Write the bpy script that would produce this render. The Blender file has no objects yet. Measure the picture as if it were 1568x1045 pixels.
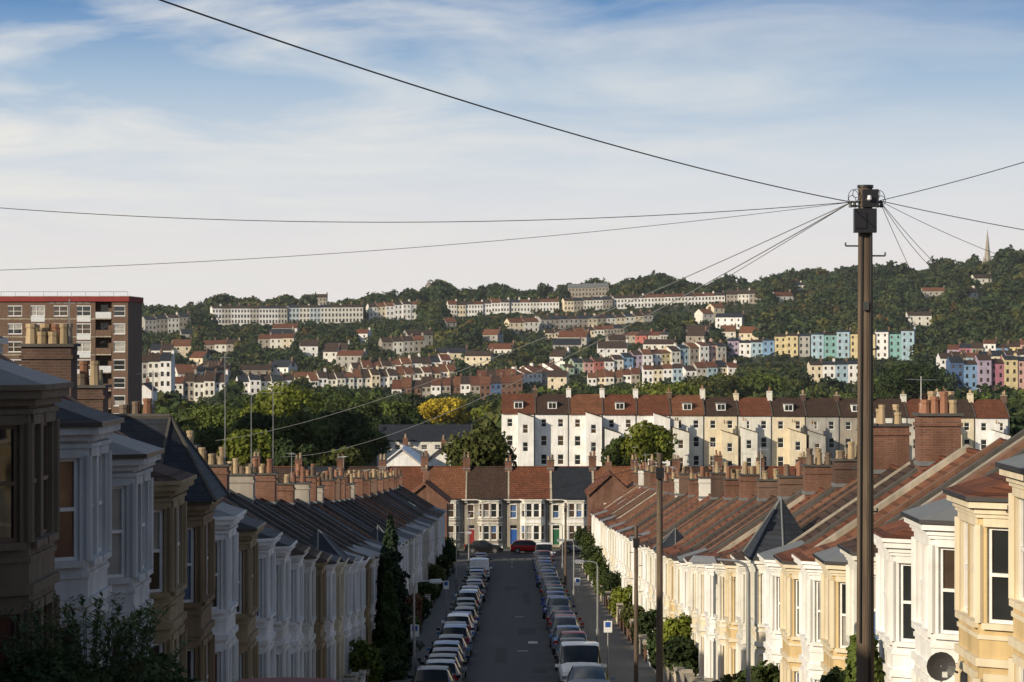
import bpy, math, random
import numpy as np
from mathutils import Vector, Matrix
R=random.Random(7); rng=np.random.default_rng(7)
F=3702.0; U0=784.0; V0=522.5
# survey helpers: bearing (u) + distance -> metres east, sight line (v) + distance -> metres above eye
def BX(u,d): return (u-U0)*d/F
def HZ(v,d): return (V0-v)*d/F
scene=bpy.context.scene
scene.view_settings.view_transform='Standard'
scene.view_settings.look='None'

# ------------------------------------------------------------------ terrain
_GY=[-60,0,10,20,36,41,45,54,73,90,113,150,190,220,250,290,340]
_GZ=[6,-1.6,-2.95,-4.3,-6.5,-7.2,-7.9,-9.3,-11.9,-13.9,-15.9,-18.2,-20.4,-21.8,-23.1,-24.7,-25]
def street_z(y):
    return float(np.mean(np.interp([y-5,y-2.5,y,y+2.5,y+5],_GY,_GZ)))
TU=[-200,300,800,1200,1600]
TD=[320,450,700,950,1050,1150,1250,1350,1450,1600,2000,3000,4500]
TZ=np.array([[-25]*5,[-23]*5,[-24]*5,[-23,-23,-23,-21,-19],[-21,-17,-18,-13,-12],[-15,-9,-9,-1,0],
 [-8,-2,1,9,12],[0,8,11,18,26],[8,13,21,27,42],[10,14,27,34,48],[5,8,20,28,44],[-15,-15,-10,-8,-5],[-25]*5],float)
def terrain(x,y):
    if y<320: return street_z(y)
    u=min(max(U0+F*x/y,-200),1600)
    col=[np.interp(u,TU,TZ[i]) for i in range(len(TD))]
    z=float(np.interp(y,TD,col))
    k=min(1,(y-320)/100)
    return z*k+street_z(y)*(1-k)

# ------------------------------------------------------------------ materials
def newmat(name):
    m=bpy.data.materials.new(name); m.use_nodes=True
    nt=m.node_tree; b=nt.nodes['Principled BSDF']
    return m,nt,b
def N(nt,t,**kw):
    n=nt.nodes.new(t)
    for k,v in kw.items(): setattr(n,k,v)
    return n
def mixc(nt,fac,a,b,mode='MIX'):
    n=nt.nodes.new('ShaderNodeMix'); n.data_type='RGBA'; n.blend_type=mode
    for idx,val in ((0,fac),(6,a),(7,b)):
        if isinstance(val,bpy.types.NodeSocket): nt.links.new(val,n.inputs[idx])
        else: n.inputs[idx].default_value=val if idx==0 else (val[0],val[1],val[2],1)
    return n.outputs[2]
def wallmat(name,col,rough=0.85,dirt=0.35,brick=None,mortar=None,bump=0.3,spec=0.3):
    m,nt,b=newmat(name); L=nt.links
    tc=N(nt,'ShaderNodeTexCoord')
    geo=N(nt,'ShaderNodeNewGeometry')
    n1=N(nt,'ShaderNodeTexNoise'); n1.inputs['Scale'].default_value=0.6; n1.inputs['Detail'].default_value=6
    mp=N(nt,'ShaderNodeMapping'); mp.inputs['Scale'].default_value=(2.2,2.2,0.25)
    n2=N(nt,'ShaderNodeTexNoise'); n2.inputs['Scale'].default_value=1.5; n2.inputs['Detail'].default_value=5
    L.new(geo.outputs['Position'],n1.inputs['Vector']); L.new(geo.outputs['Position'],mp.inputs['Vector']); L.new(mp.outputs[0],n2.inputs['Vector'])
    mul=N(nt,'ShaderNodeMath',operation='MULTIPLY'); L.new(n1.outputs[0],mul.inputs[0]); L.new(n2.outputs[0],mul.inputs[1])
    mr=N(nt,'ShaderNodeMapRange'); mr.inputs[1].default_value=0.15; mr.inputs[2].default_value=0.36; L.new(mul.outputs[0],mr.inputs[0])
    mr.inputs[3].default_value=dirt; mr.inputs[4].default_value=0
    base=col
    if brick:
        sp=N(nt,'ShaderNodeSeparateXYZ'); L.new(tc.outputs['Object'],sp.inputs[0])
        ad=N(nt,'ShaderNodeMath',operation='ADD'); L.new(sp.outputs[0],ad.inputs[0]); L.new(sp.outputs[1],ad.inputs[1])
        cb=N(nt,'ShaderNodeCombineXYZ'); L.new(ad.outputs[0],cb.inputs[0]); L.new(sp.outputs[2],cb.inputs[1])
        br=N(nt,'ShaderNodeTexBrick'); L.new(cb.outputs[0],br.inputs['Vector'])
        br.inputs['Scale'].default_value=1.0; br.inputs['Brick Width'].default_value=brick[0]; br.inputs['Row Height'].default_value=brick[1]
        br.inputs['Mortar Size'].default_value=brick[2]; br.inputs['Mortar Smooth'].default_value=0.3
        br.inputs['Color1'].default_value=(*col,1); br.inputs['Color2'].default_value=(col[0]*.62,col[1]*.6,col[2]*.62,1)
        br.inputs['Mortar'].default_value=(*(mortar or [c*0.4 for c in col]),1)
        base=br.outputs['Color']
        bp=N(nt,'ShaderNodeBump'); bp.inputs['Strength'].default_value=bump; bp.inputs['Distance'].default_value=0.02
        inv=N(nt,'ShaderNodeMath',operation='SUBTRACT'); inv.inputs[0].default_value=1; L.new(br.outputs['Fac'],inv.inputs[1])
        L.new(inv.outputs[0],bp.inputs['Height']); L.new(bp.outputs[0],b.inputs['Normal'])
    else:
        n3=N(nt,'ShaderNodeTexNoise'); n3.inputs['Scale'].default_value=25
        L.new(geo.outputs['Position'],n3.inputs['Vector'])
        bp=N(nt,'ShaderNodeBump'); bp.inputs['Strength'].default_value=bump*0.5; bp.inputs['Distance'].default_value=0.01
        L.new(n3.outputs[0],bp.inputs['Height']); L.new(bp.outputs[0],b.inputs['Normal'])
    dark=(col[0]*.35+.01,col[1]*.34+.01,col[2]*.3+.01)
    c=mixc(nt,mr.outputs[0],base,dark)
    L.new(c,b.inputs['Base Color']); b.inputs['Roughness'].default_value=rough
    b.inputs['Specular IOR Level'].default_value=spec
    return m
def plain(name,col,rough=0.6,metal=0,spec=0.5,coat=0):
    m,nt,b=newmat(name); L=nt.links
    geo=N(nt,'ShaderNodeNewGeometry')
    n=N(nt,'ShaderNodeTexNoise'); n.inputs['Scale'].default_value=3; n.inputs['Detail'].default_value=4
    L.new(geo.outputs['Position'],n.inputs['Vector'])
    c=mixc(nt,n.outputs[0],[x*0.75 for x in col],[min(1,x*1.2) for x in col])
    L.new(c,b.inputs['Base Color']); b.inputs['Roughness'].default_value=rough; b.inputs['Metallic'].default_value=metal
    b.inputs['Specular IOR Level'].default_value=spec; b.inputs['Coat Weight'].default_value=coat; b.inputs['Coat Roughness'].default_value=.05
    return m
W={}
for k,c in dict(white=(.80,.80,.80),offwhite=(.70,.69,.64),cream=(.70,.62,.47),bath=(.36,.28,.17),ochre=(.62,.47,.25),bronze=(.28,.20,.12),
    greywall=(.40,.39,.37),brown=(.20,.16,.115),stone=(.34,.31,.27),pink=(.58,.36,.34),blue=(.20,.34,.54),sky=(.36,.50,.60),
    teal=(.22,.42,.42),yellow=(.64,.54,.32),red=(.42,.14,.12),lilac=(.40,.34,.46),green=(.34,.46,.37),magenta=(.40,.16,.23),navy=(.07,.13,.27),dirty=(.54,.52,.48),paleblue=(.50,.58,.64),
    shadewhite=(.60,.61,.62)).items():  # shadewhite: white wall with the left row's shade put into its colour
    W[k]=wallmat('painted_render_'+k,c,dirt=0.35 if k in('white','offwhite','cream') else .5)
M_brick=wallmat('red_brick',(.235,.10,.065),brick=(.225,.075,.012),mortar=(.18,.14,.11),dirt=.75)
M_brick2=wallmat('sooty_brick',(.12,.065,.05),brick=(.225,.075,.012),mortar=(.11,.09,.075),dirt=.6)
M_brickbr=wallmat('brown_brick',(.18,.10,.065),brick=(.225,.075,.012),mortar=(.16,.13,.11),dirt=.3)
M_slate=wallmat('slate_roof',(.030,.037,.052),rough=.65,brick=(.30,.16,.012),mortar=(.02,.02,.025),dirt=.5,spec=.2,bump=.8)
M_slate2=wallmat('brown_tile_roof',(.09,.058,.045),rough=.9,brick=(.28,.2,.02),mortar=(.03,.022,.02),dirt=.6,bump=1,spec=.15)
M_tile=wallmat('red_tile_roof',(.25,.095,.055),rough=.9,brick=(.28,.22,.03),mortar=(.07,.03,.02),dirt=.85,bump=1,spec=.15)
M_tile2=wallmat('orange_tile_roof',(.31,.135,.075),rough=.9,brick=(.28,.22,.03),mortar=(.09,.04,.025),dirt=.85,bump=1,spec=.15)
M_lead=plain('lead_flashing',(.15,.16,.17),.6,spec=.3)
M_coping=wallmat('coping_stone',(.42,.38,.31),dirt=.7)
M_copingd=wallmat('coping_dark',(.09,.085,.08),dirt=.6)
M_copingr=wallmat('clay_verge',(.20,.11,.075),dirt=.7)
M_gutter=plain('black_gutter',(.025,.025,.028),.4)
M_frame=plain('white_sash_frame',(.75,.75,.74),.4)
M_frameb=plain('brown_sash_frame',(.14,.09,.06),.5)
M_pot=wallmat('clay_chimney_pot',(.42,.32,.20),dirt=.75)
M_pot2=wallmat('terracotta_chimney_pot',(.28,.14,.09),dirt=.75)
M_potd=wallmat('sooty_chimney_pot',(.16,.12,.09),dirt=.6)
M_metal=plain('galvanised_metal',(.34,.35,.36),.45,.6)
M_darkmetal=plain('dark_painted_metal',(.05,.055,.055),.5)
def glassmat(name,col,rough):
    m,nt,b=newmat(name); b.inputs['Roughness'].default_value=rough
    n=N(nt,'ShaderNodeTexNoise'); n.inputs['Scale'].default_value=1.2
    g=N(nt,'ShaderNodeNewGeometry'); nt.links.new(g.outputs['Position'],n.inputs['Vector'])
    bp=N(nt,'ShaderNodeBump'); bp.inputs['Strength'].default_value=.08; bp.inputs['Distance'].default_value=.1
    nt.links.new(n.outputs[0],bp.inputs['Height']); nt.links.new(bp.outputs[0],b.inputs['Normal'])
    c=mixc(nt,n.outputs[0],[x*.4 for x in col],[x*1.5 for x in col]); nt.links.new(c,b.inputs['Base Color'])
    b.inputs['Specular IOR Level'].default_value=.7
    return m
G_dark=glassmat('window_glass',(.025,.028,.03),.04)
G_brown=glassmat('window_glass_room',(.07,.05,.035),.05)
G_curt=glassmat('window_net_curtain',(.34,.33,.31),.12)
G_blind=glassmat('window_red_curtain',(.14,.06,.045),.12)
G_blue=glassmat('window_blue_curtain',(.08,.14,.28),.12)
GLS=[G_dark,G_dark,G_dark,G_brown,G_brown,G_curt,G_curt,G_blind,G_blue]
DOORS=[plain('door_'+n,c,.35) for n,c in (('blue',(.03,.10,.35)),('red',(.22,.03,.03)),('green',(.03,.12,.06)),('black',(.02,.02,.02)),('white',(.7,.7,.7)))]

# ------------------------------------------------------------------ mesh builder
class MB:
    def __init__(s,O=(0,0,0),A=(1,0),Nn=(0,-1)):
        s.O=O; s.A=A; s.N=Nn; s.v=[]; s.f=[]; s.m=[]; s.mats=[]
    def mi(s,m):
        if m not in s.mats: s.mats.append(m)
        return s.mats.index(m)
    def P(s,t,n,z): return (t*s.A[0]+n*s.N[0], t*s.A[1]+n*s.N[1], z)
    def poly(s,pts,mat):
        i=len(s.v); s.v+= [s.P(*p) for p in pts]; s.f.append(tuple(range(i,i+len(pts)))); s.m.append(s.mi(mat))
    def hexa(s,p,mat,skip=()):
        i=len(s.v); s.v+=[s.P(*q) for q in p]; k=s.mi(mat)
        for j,q in enumerate(((0,3,2,1),(4,5,6,7),(0,1,5,4),(1,2,6,5),(2,3,7,6),(3,0,4,7))):
            if j in skip: continue
            s.f.append(tuple(i+a for a in q)); s.m.append(k)
    def box(s,t0,t1,n0,n1,z0,z1,mat):
        s.hexa([(t0,n0,z0),(t1,n0,z0),(t1,n1,z0),(t0,n1,z0),(t0,n0,z1),(t1,n0,z1),(t1,n1,z1),(t0,n1,z1)],mat)
    def slope(s,t0,t1,a,b,lo,hi,mat):
        s.hexa([(t0,a[0],a[1]+lo),(t1,a[0],a[1]+lo),(t1,b[0],b[1]+lo),(t0,b[0],b[1]+lo),
                (t0,a[0],a[1]+hi),(t1,a[0],a[1]+hi),(t1,b[0],b[1]+hi),(t0,b[0],b[1]+hi)],mat)
    def slab(s,pts,z0,z1,mat):
        n=len(pts)
        s.poly([(p[0],p[1],z1) for p in pts],mat); s.poly([(p[0],p[1],z0) for p in pts],mat)
        for i in range(n):
            a=pts[i];b=pts[(i+1)%n]
            s.poly([(a[0],a[1],z0),(b[0],b[1],z0),(b[0],b[1],z1),(a[0],a[1],z1)],mat)
    def cyl(s,c,r0,r1,z0,z1,mat,seg=8,cap=True):
        i=len(s.v); k=s.mi(mat)
        for z,r in ((z0,r0),(z1,r1)):
            for j in range(seg):
                a=2*math.pi*j/seg; s.v.append(s.P(c[0]+r*math.cos(a),c[1]+r*math.sin(a),z))
        for j in range(seg):
            s.f.append((i+j,i+(j+1)%seg,i+seg+(j+1)%seg,i+seg+j)); s.m.append(k)
        if cap: s.f.append(tuple(i+seg+j for j in range(seg))); s.m.append(k)
    def rod(s,a,b,r0,r1,mat,seg=6):
        a=Vector(a);b=Vector(b);d=(b-a).normalized(); x=d.orthogonal().normalized(); y=d.cross(x)
        i=len(s.v);k=s.mi(mat)
        for p,r in ((a,r0),(b,r1)):
            for j in range(seg):
                t=2*math.pi*j/seg; q=p+x*(r*math.cos(t))+y*(r*math.sin(t)); s.v.append(s.P(*q))
        for j in range(seg):
            s.f.append((i+j,i+(j+1)%seg,i+seg+(j+1)%seg,i+seg+j)); s.m.append(k)
        s.f.append(tuple(i+j for j in range(seg))); s.m.append(k); s.f.append(tuple(i+seg+j for j in range(seg))); s.m.append(k)
    def facade(s,t0,n0,t1,n1,z0,z1,ops,wall,frame=None,trim=None,inset=.12,glasses=GLS,detail=2):
        dx,dy=t1-t0,n1-n0; L=math.hypot(dx,dy); dx/=L;dy/=L; nx,ny=-dy,dx
        P=lambda a,k,z:(t0+dx*a+nx*k, n0+dy*a+ny*k, z)
        ss=sorted({0,L}|{o[0] for o in ops}|{o[1] for o in ops}); zs=sorted({z0,z1}|{o[2] for o in ops}|{o[3] for o in ops})
        for i in range(len(ss)-1):
            for j in range(len(zs)-1):
                cs=(ss[i]+ss[i+1])/2; cz=(zs[j]+zs[j+1])/2
                hole=any(o[0]<cs<o[1] and o[2]<cz<o[3] for o in ops)
                if not hole:
                    s.poly([P(ss[i],0,zs[j]),P(ss[i+1],0,zs[j]),P(ss[i+1],0,zs[j+1]),P(ss[i],0,zs[j+1])],wall)
        def fb(a,b,k0,k1,za,zb,mat):
            s.hexa([P(a,k1,za),P(b,k1,za),P(b,k0,za),P(a,k0,za),P(a,k1,zb),P(b,k1,zb),P(b,k0,zb),P(a,k0,zb)],mat)
        for o in ops:
            a,b,za,zb=o[:4]; kind=o[4] if len(o)>4 else 'w'
            for q in ([P(a,0,za),P(a,-inset,za),P(a,-inset,zb),P(a,0,zb)],[P(b,0,za),P(b,-inset,za),P(b,-inset,zb),P(b,0,zb)],
                      [P(a,0,zb),P(b,0,zb),P(b,-inset,zb),P(a,-inset,zb)],[P(a,0,za),P(b,0,za),P(b,-inset,za),P(a,-inset,za)]):
                s.poly(q,trim or wall)
            if kind=='d':
                zt=zb-.45; dm=R.choice(DOORS) if len(o)<6 else o[5]
                s.poly([P(a,-inset,za),P(b,-inset,za),P(b,-inset,zt),P(a,-inset,zt)],dm)
                s.poly([P(a,-inset,zt),P(b,-inset,zt),P(b,-inset,zb),P(a,-inset,zb)],G_dark)
                fb(a,b,-inset,-inset+.05,zt-.04,zt+.04,frame or M_frame)
                for q in (.15,.55):
                    for e in (.12,.56): fb(a+(b-a)*e,a+(b-a)*(e+.32),-inset,-inset+.02,za+q*(zt-za),za+(q+.33)*(zt-za),dm)
                continue
            zm=(za+zb)/2
            g1=R.choice(glasses); g2=g1 if R.random()<.6 else R.choice(glasses)
            s.poly([P(a,-inset,za),P(b,-inset,za),P(b,-inset,zm),P(a,-inset,zm)],g1)
            s.poly([P(a,-inset,zm),P(b,-inset,zm),P(b,-inset,zb),P(a,-inset,zb)],g2)
            if detail>=1:
                fm=frame or M_frame; w=.06 if detail==2 else .09; k0=-inset+.003;k1=-inset+.05
                fb(a,a+w,k0,k1,za,zb,fm);fb(b-w,b,k0,k1,za,zb,fm);fb(a+w,b-w,k0,k1,za,za+w,fm);fb(a+w,b-w,k0,k1,zb-w,zb,fm)
                fb(a+w,b-w,k0,k1+.02,zm-.03,zm+.03,fm)
            if detail==2 and trim:
                fb(a-.06,b+.06,-.03,.09,za-.1,za+.003,trim)
                fb(a-.05,b+.05,-.03,.04,zb,zb+.14,trim)
    def obj(s,name):
        me=bpy.data.meshes.new(name); me.from_pydata(s.v,[],s.f); me.update()
        for m in s.mats: me.materials.append(m)
        me.polygons.foreach_set('material_index',s.m)
        ob=bpy.data.objects.new(name,me); ob.location=s.O; scene.collection.objects.link(ob)
        return ob

def pots(b,t,n,z,k,dn,mat,r=.13,axis='n'):
    for i in range(k):
        h=R.choice((.3,.4,.5,.65)); o=(i-(k-1)/2)*dn; m=mat if R.random()<.7 else R.choice((M_pot,M_pot2,M_potd)); rr_=r*R.uniform(.8,1.05)
        c=(t,n+o) if axis=='n' else (t+o,n)
        b.cyl(c,rr_*1.15,rr_*.9,z,z+h,m,8,False); b.cyl(c,rr_*1.12,rr_*1.12,z+h-.1,z+h,m,8)
def aerial(b,t,n,z,h):
    b.rod((t,n,z-.8),(t,n,z+h),.02,.016,M_metal,5)
    a=R.uniform(0,3.1); ca,sa=math.cos(a),math.sin(a); L=R.uniform(.8,1.3)
    b.rod((t-ca*L/2,n-sa*L/2,z+h-.1),(t+ca*L/2,n+sa*L/2,z+h-.1),.01,.01,M_metal,4)
    for i in range(7):
        k=-L/2+L*i/6; w=.25-.02*i
        b.rod((t+ca*k-sa*w,n+sa*k+ca*w,z+h-.1),(t+ca*k+sa*w,n+sa*k-ca*w,z+h-.1),.007,.007,M_metal,4)

# ------------------------------------------------------------------ terraced bay house
def bay_house(name,O,A,Nn,L=4.7,H=5.8,wall=None,trim=None,roof=None,cop=None,tb=(1.1,4.1),pj=.8,spire=False,frame=None,
              stack=None,door=None,rise=3.0,bayw=None,skylight=False,down=3.0,antenna_h=None,chim=True,brz=.45,ch=0,lean=0):
    b=MB(O,A,Nn); wall=wall or W['white']; trim=trim or wall; bayw=bayw or wall
    D=8.0
    ops=[(.18,.98,.15,2.5,'d')+((door,) if door else ()),(.2,.95,3.35,4.95)]
    b.facade(0,0,L-.012,0,-down,H,ops,wall,frame,trim,inset=.16)
    g=M_brick2
    for t in (0,L-.012):
        b.poly([(t,0,-down),(t,-D,-down),(t,-D,H),(t,-D/2,H+rise),(t,0,H)],g)
    b.poly([(0,-D,-down),(L-.012,-D,-down),(L-.012,-D,H),(0,-D,H)],g)
    b.box(.05,1.05,0.003,.35,-.3,.14,M_coping)
    a0,a1=tb; f0,f1=a0+.55,a1-.55
    sp=math.hypot(.55,pj)
    bt=H-.28
    for (p,q,ln) in (((a0,0),(f0,pj),sp),((f0,pj),(f1,pj),f1-f0),((f1,pj),(a1,0),sp)):
        if ln>1.2: o=[(.17,ln/2-.1,.8,2.5),(ln/2+.1,ln-.17,.8,2.5),(.17,ln/2-.1,3.5,5.15),(ln/2+.1,ln-.17,3.5,5.15)]
        else: o=[(.17,ln-.14,.8,2.5),(.17,ln-.14,3.5,5.15)]
        b.facade(p[0],p[1],q[0],q[1],-down,bt,o,bayw,frame,trim)
    def ring(o): return [(a0-o,0.004),(f0-o*.55,pj+o),(f1+o*.55,pj+o),(a1+o,0.004)]
    b.slab(ring(.05),-down,.35,trim)
    b.slab(ring(.07),2.76,2.9,trim); b.slab(ring(.03),3.22,3.3,trim)
    b.slab(ring(.06),5.3,5.37,trim)
    b.slab(ring(.10),bt-.1,bt,trim); b.slab(ring(.2),bt+.002,bt+.12,trim); b.slab(ring(.26),bt+.122,bt+.2,M_gutter if R.random()<.6 else trim)
    for c in ((f0,pj),(f1,pj)):
        b.cyl(c,.075,.075,.81,2.55,trim,8,False); b.cyl(c,.075,.075,3.5,5.18,trim,8,False)
    r=ring(.24); z=bt+.2
    sl=rise/(D/2)
    if spire=='hip':
        m=(a0+a1)/2; ap=(m,.0,z+1.8); bk=(m,-3.4,z+1.8)
        base=[(a0-.5,-3.4,z),(a0-.5,-.1,z),(r[1][0]-.1,r[1][1]+.1,z),(r[2][0]+.1,r[2][1]+.1,z),(a1+.5,-.1,z),(a1+.5,-3.4,z)]
        b.poly([base[0],base[1],ap,bk],M_slate); b.poly([base[4],base[5],bk,ap],M_slate)
        for i in (1,2,3): b.poly([base[i],base[i+1],ap],M_slate); 
        for i in (1,2,3,4): b.rod(base[i],ap,.05,.04,M_copingd,5)
        b.rod(ap,bk,.07,.07,M_copingd,6); b.poly([base[0],bk,base[5]],M_slate)
    elif spire:
        ap=((a0+a1)/2,-.1,z+spire)
        base=[(a0,-1.2,z),(a0-.2,0,z)]+[(x,y,z) for x,y in r[1:3]]+[(a1+.2,0,z),(a1,-1.2,z)]
        for i in range(6): b.poly([base[i],base[(i+1)%6],ap],M_slate)
        for i in range(1,5): b.rod(base[i],ap,.045,.035,M_lead,5)
    else:
        t1,t2=a0+.7,a1-.7; kz=brz
        q1=(t1,-.3,z+kz);q2=(t2,-.3,z+kz)
        rm=M_lead if R.random()<lean else roof
        b.poly([(r[1][0],r[1][1],z),(r[2][0],r[2][1],z),q2,q1],rm)
        b.poly([(r[0][0],0,z),(r[1][0],r[1][1],z),q1],rm); b.poly([(r[2][0],r[2][1],z),(r[3][0],0,z),q2],rm)
        b.poly([(r[0][0],0,z),q1,(r[0][0],-.35,z)],rm);b.poly([(r[3][0],0,z),q2,(r[3][0],-.35,z)],rm)
    e=(.32,H-.32*sl+.04); k=(-D/2,H+rise+.04); e2=(-D-.3,H-.3*sl+.04)
    b.slope(0,L-.012,e,k,-.07,0,roof); b.slope(0,L-.012,k,e2,-.07,0,roof)
    b.box(0,L-.012,.3,.42,e[1]-.16,e[1]-.03,M_gutter)
    b.box(0.02,L-.03,0.004,.3,H-.34,H-.12,trim)
    b.rod((0,k[0],k[1]+.02),(L,k[0],k[1]+.02),.08,.08,M_tile if R.random()<.5 else roof,6)
    wv,hv=R.choice(((.1,.07),(.14,.12),(.2,.17)))
    b.slope(L-wv,L+wv*.8,e,k,-.2,hv,cop); b.slope(L-wv,L+wv*.8,k,e2,-.2,hv,cop)
    b.box(L-.2,L+.16,.1,.38,H-.5,e[1]+.06,trim)
    if skylight:
        pa=(-1.2,H+1.2*sl+.06); pb=(-2.1,H+2.1*sl+.06); b.slope(1.6,2.4,pa,pb,0,.07,M_lead); b.slope(1.68,2.32,(pa[0]-.07,pa[1]+.05),(pb[0]+.07,pb[1]-.05),.0,.075,G_dark)
    if chim:
        st=stack or M_brick
        n0,n1=-D/2-.62,-D/2+.62; zt=H+rise+1.0+R.uniform(-.3,.4)+ch
        b.box(L-.45,L+.41,n0,n1,H+.5,zt,st)
        b.box(L-.5,L+.46,n0-.05,n1+.05,zt-.3,zt-.2,st); b.box(L-.53,L+.49,n0-.08,n1+.08,zt+.002,zt+.08,M_copingd)
        b.box(L-.49,L+.45,n0-.03,n1+.03,H+rise-.2,H+rise-.06,M_lead)
        k=R.choice((2,3,3,4)); pm=R.choice((M_pot,M_pot,M_pot,M_pot2,M_potd))
        for tt in ((L-.24),(L+.20)):
            pots(b,tt,-D/2,zt+.08,k,1.1/k,pm)
        if antenna_h or R.random()<.45: aerial(b,L,-D/2+.5,zt,antenna_h or R.uniform(.9,1.9))
    b.rod((L-.3,.06,-down),(L-.3,.06,H-.3),.04,.04,M_gutter if wall is not W['white'] else M_frame,6)
    return b.obj(name)

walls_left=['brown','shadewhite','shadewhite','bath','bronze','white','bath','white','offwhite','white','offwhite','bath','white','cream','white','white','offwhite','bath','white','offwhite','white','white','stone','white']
e=36-4.7*5; k=-5
while e<243:
    y0=e+.55-4.1; g=street_z(y0+2.3)
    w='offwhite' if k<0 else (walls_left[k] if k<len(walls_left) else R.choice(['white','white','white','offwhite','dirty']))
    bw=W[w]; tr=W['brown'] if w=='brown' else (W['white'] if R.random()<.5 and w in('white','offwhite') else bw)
    rf=M_slate if R.random()<.7 else M_slate2
    ah={12:4.3,14:3.6,16:3.9,5:1.2}.get(k)
    bay_house('terraced_house',(-7.6,y0,g),(0,1),(1,0),wall=bw,trim=tr,roof=rf,cop=R.choice([M_copingd,M_copingd,M_copingr]),tb=(1.05,4.05),rise=2.45,
        spire={4:'hip',13:1.2,22:1.2}.get(k,False),frame=M_frameb if w=='brown' else None,chim=(k>=5 and (k%2==0 or R.random()<.18)) or k in(5,),
        stack=R.choice([W['stone'],M_brick2,M_brick,M_brick,M_brickbr]),antenna_h=ah,skylight=R.random()<.2,lean=.3,ch=.5 if k==5 else 0)
    e+=4.7; k+=1
walls_right=['ochre','white','white','offwhite','ochre','white','ochre','white','cream','offwhite','ochre','cream','white','cream','cream','white','cream','ochre','cream','white','offwhite','cream']
e=41.4-4.7*5; k=-5
while e<243:
    y0=e+.0-1.6; g=street_z(y0+2.3)-(.9 if e<60 else (.9*max(0,(80-e)/20) if e<80 else 0))
    w='ochre' if k<0 else (walls_right[k] if k<len(walls_right) else R.choice(['white','white','cream','offwhite','cream']))
    bw=W[w]; tr=W['cream'] if w in('ochre','bath') else (W['offwhite'] if w=='cream' else bw)
    rf=R.choice([M_tile,M_tile,M_tile,M_slate2,M_slate2,M_tile2]) if k!=2 else M_tile
    bay_house('terraced_house',(8.8,y0,g),(0,1),(-1,0),H=5.75,wall=bw,trim=tr,roof=rf,cop=R.choice([M_coping,M_copingr,M_copingd,M_copingr]),tb=(1.05,4.05),
        spire={8:1.9,19:1.2}.get(k,False),stack=R.choice([W['offwhite'],M_brick,M_brick,M_brick,M_brick2,M_brickbr]),skylight=R.random()<.25,down=3.5,rise=2.7,
        chim=k>=6 and (k%2==0 or R.random()<.25),antenna_h=None,lean=.5 if k<4 else .25,ch=.5 if k==6 else 0)
    e+=4.7; k+=1

# end of street, facing up the hill
x=-5.5-5.1*7; i=0
roofs_end={7:M_slate2,8:M_tile,9:M_slate,6:M_tile2,5:M_tile,10:M_tile2,11:M_tile}
while x<45:
    z=street_z(288)
    w=R.choice(['stone','white','offwhite','greywall','white'])
    if i==7:w='stone'
    if i in (8,9): w='white'
    bay_house('terraced_house',(x,290,z),(1,0),(0,-1),L=5.1,H=5.75,wall=W['stone'] if i<9 else W['offwhite'],bayw=W[w],trim=W['offwhite'],roof=roofs_end.get(i,R.choice([M_tile,M_slate2,M_slate])),
        cop=M_coping,tb=(1.4,4.4),door=DOORS[0] if i==8 else None,rise=3.5,stack=M_brick,brz=.2)
    x+=5.1;i+=1
def gable_house(name,x0,x1,y,zb,zt,rise,wall,roof,depth=8,wins=(),face=(1,0),fn=(0,-1)):
    b=MB((x0,y,zb),face,fn); L=x1-x0; H=zt-zb
    b.facade(0,0,L,0,-3,H,list(wins),wall,None,W['offwhite'])
    b.poly([(0,0,H),(L,0,H),(L/2,0,H+rise)],wall)
    b.poly([(0,0,-3),(0,-depth,-3),(0,-depth,H),(0,0,H)],wall); b.poly([(L,0,-3),(L,-depth,-3),(L,-depth,H),(L,0,H)],wall)
    b.poly([(0,-depth,-3),(L,-depth,-3),(L,-depth,H),(L/2,-depth,H+rise),(0,-depth,H)],wall)
    s=rise/(L/2)
    for sg in (0,1):
        xa=-.3 if sg==0 else L+.3
        b.hexa([(xa,.25,H-.3*s),(L/2,.25,H+rise),(L/2,-depth-.2,H+rise),(xa,-depth-.2,H-.3*s)]+[(xa,.25,H-.3*s+.1),(L/2,.25,H+rise+.1),(L/2,-depth-.2,H+rise+.1),(xa,-depth-.2,H-.3*s+.1)],roof)
        b.hexa([(xa,.27,H-.3*s-.1),(L/2,.27,H+rise-.1),(L/2,.22,H+rise-.1),(xa,.22,H-.3*s-.1)]+[(xa,.27,H-.3*s+.02),(L/2,.27,H+rise+.02),(L/2,.22,H+rise+.02),(xa,.22,H-.3*s+.02)],M_copingr)
    b.box(L/2-.35,L/2+.35,-depth+.6,-depth+2,H+rise-.6,H+rise+1.0,M_brick); pots(b,L/2,-depth+1.3,H+rise+1.0,4,.32,M_pot)
    return b.obj(name)
gable_house('brick_house',-11.6,-6.9,256,-23.5,-17.0,1.9,M_brick,M_tile2)
gable_house('brick_house',8.4,13.0,262,-23.6,-16.5,2.1,M_brick,M_tile,wins=[(1.6,3.0,4.6,5.9)])
gable_house('brick_house',13.2,18.4,266,-23.6,-16.2,1.8,M_brick,M_tile2)

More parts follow.
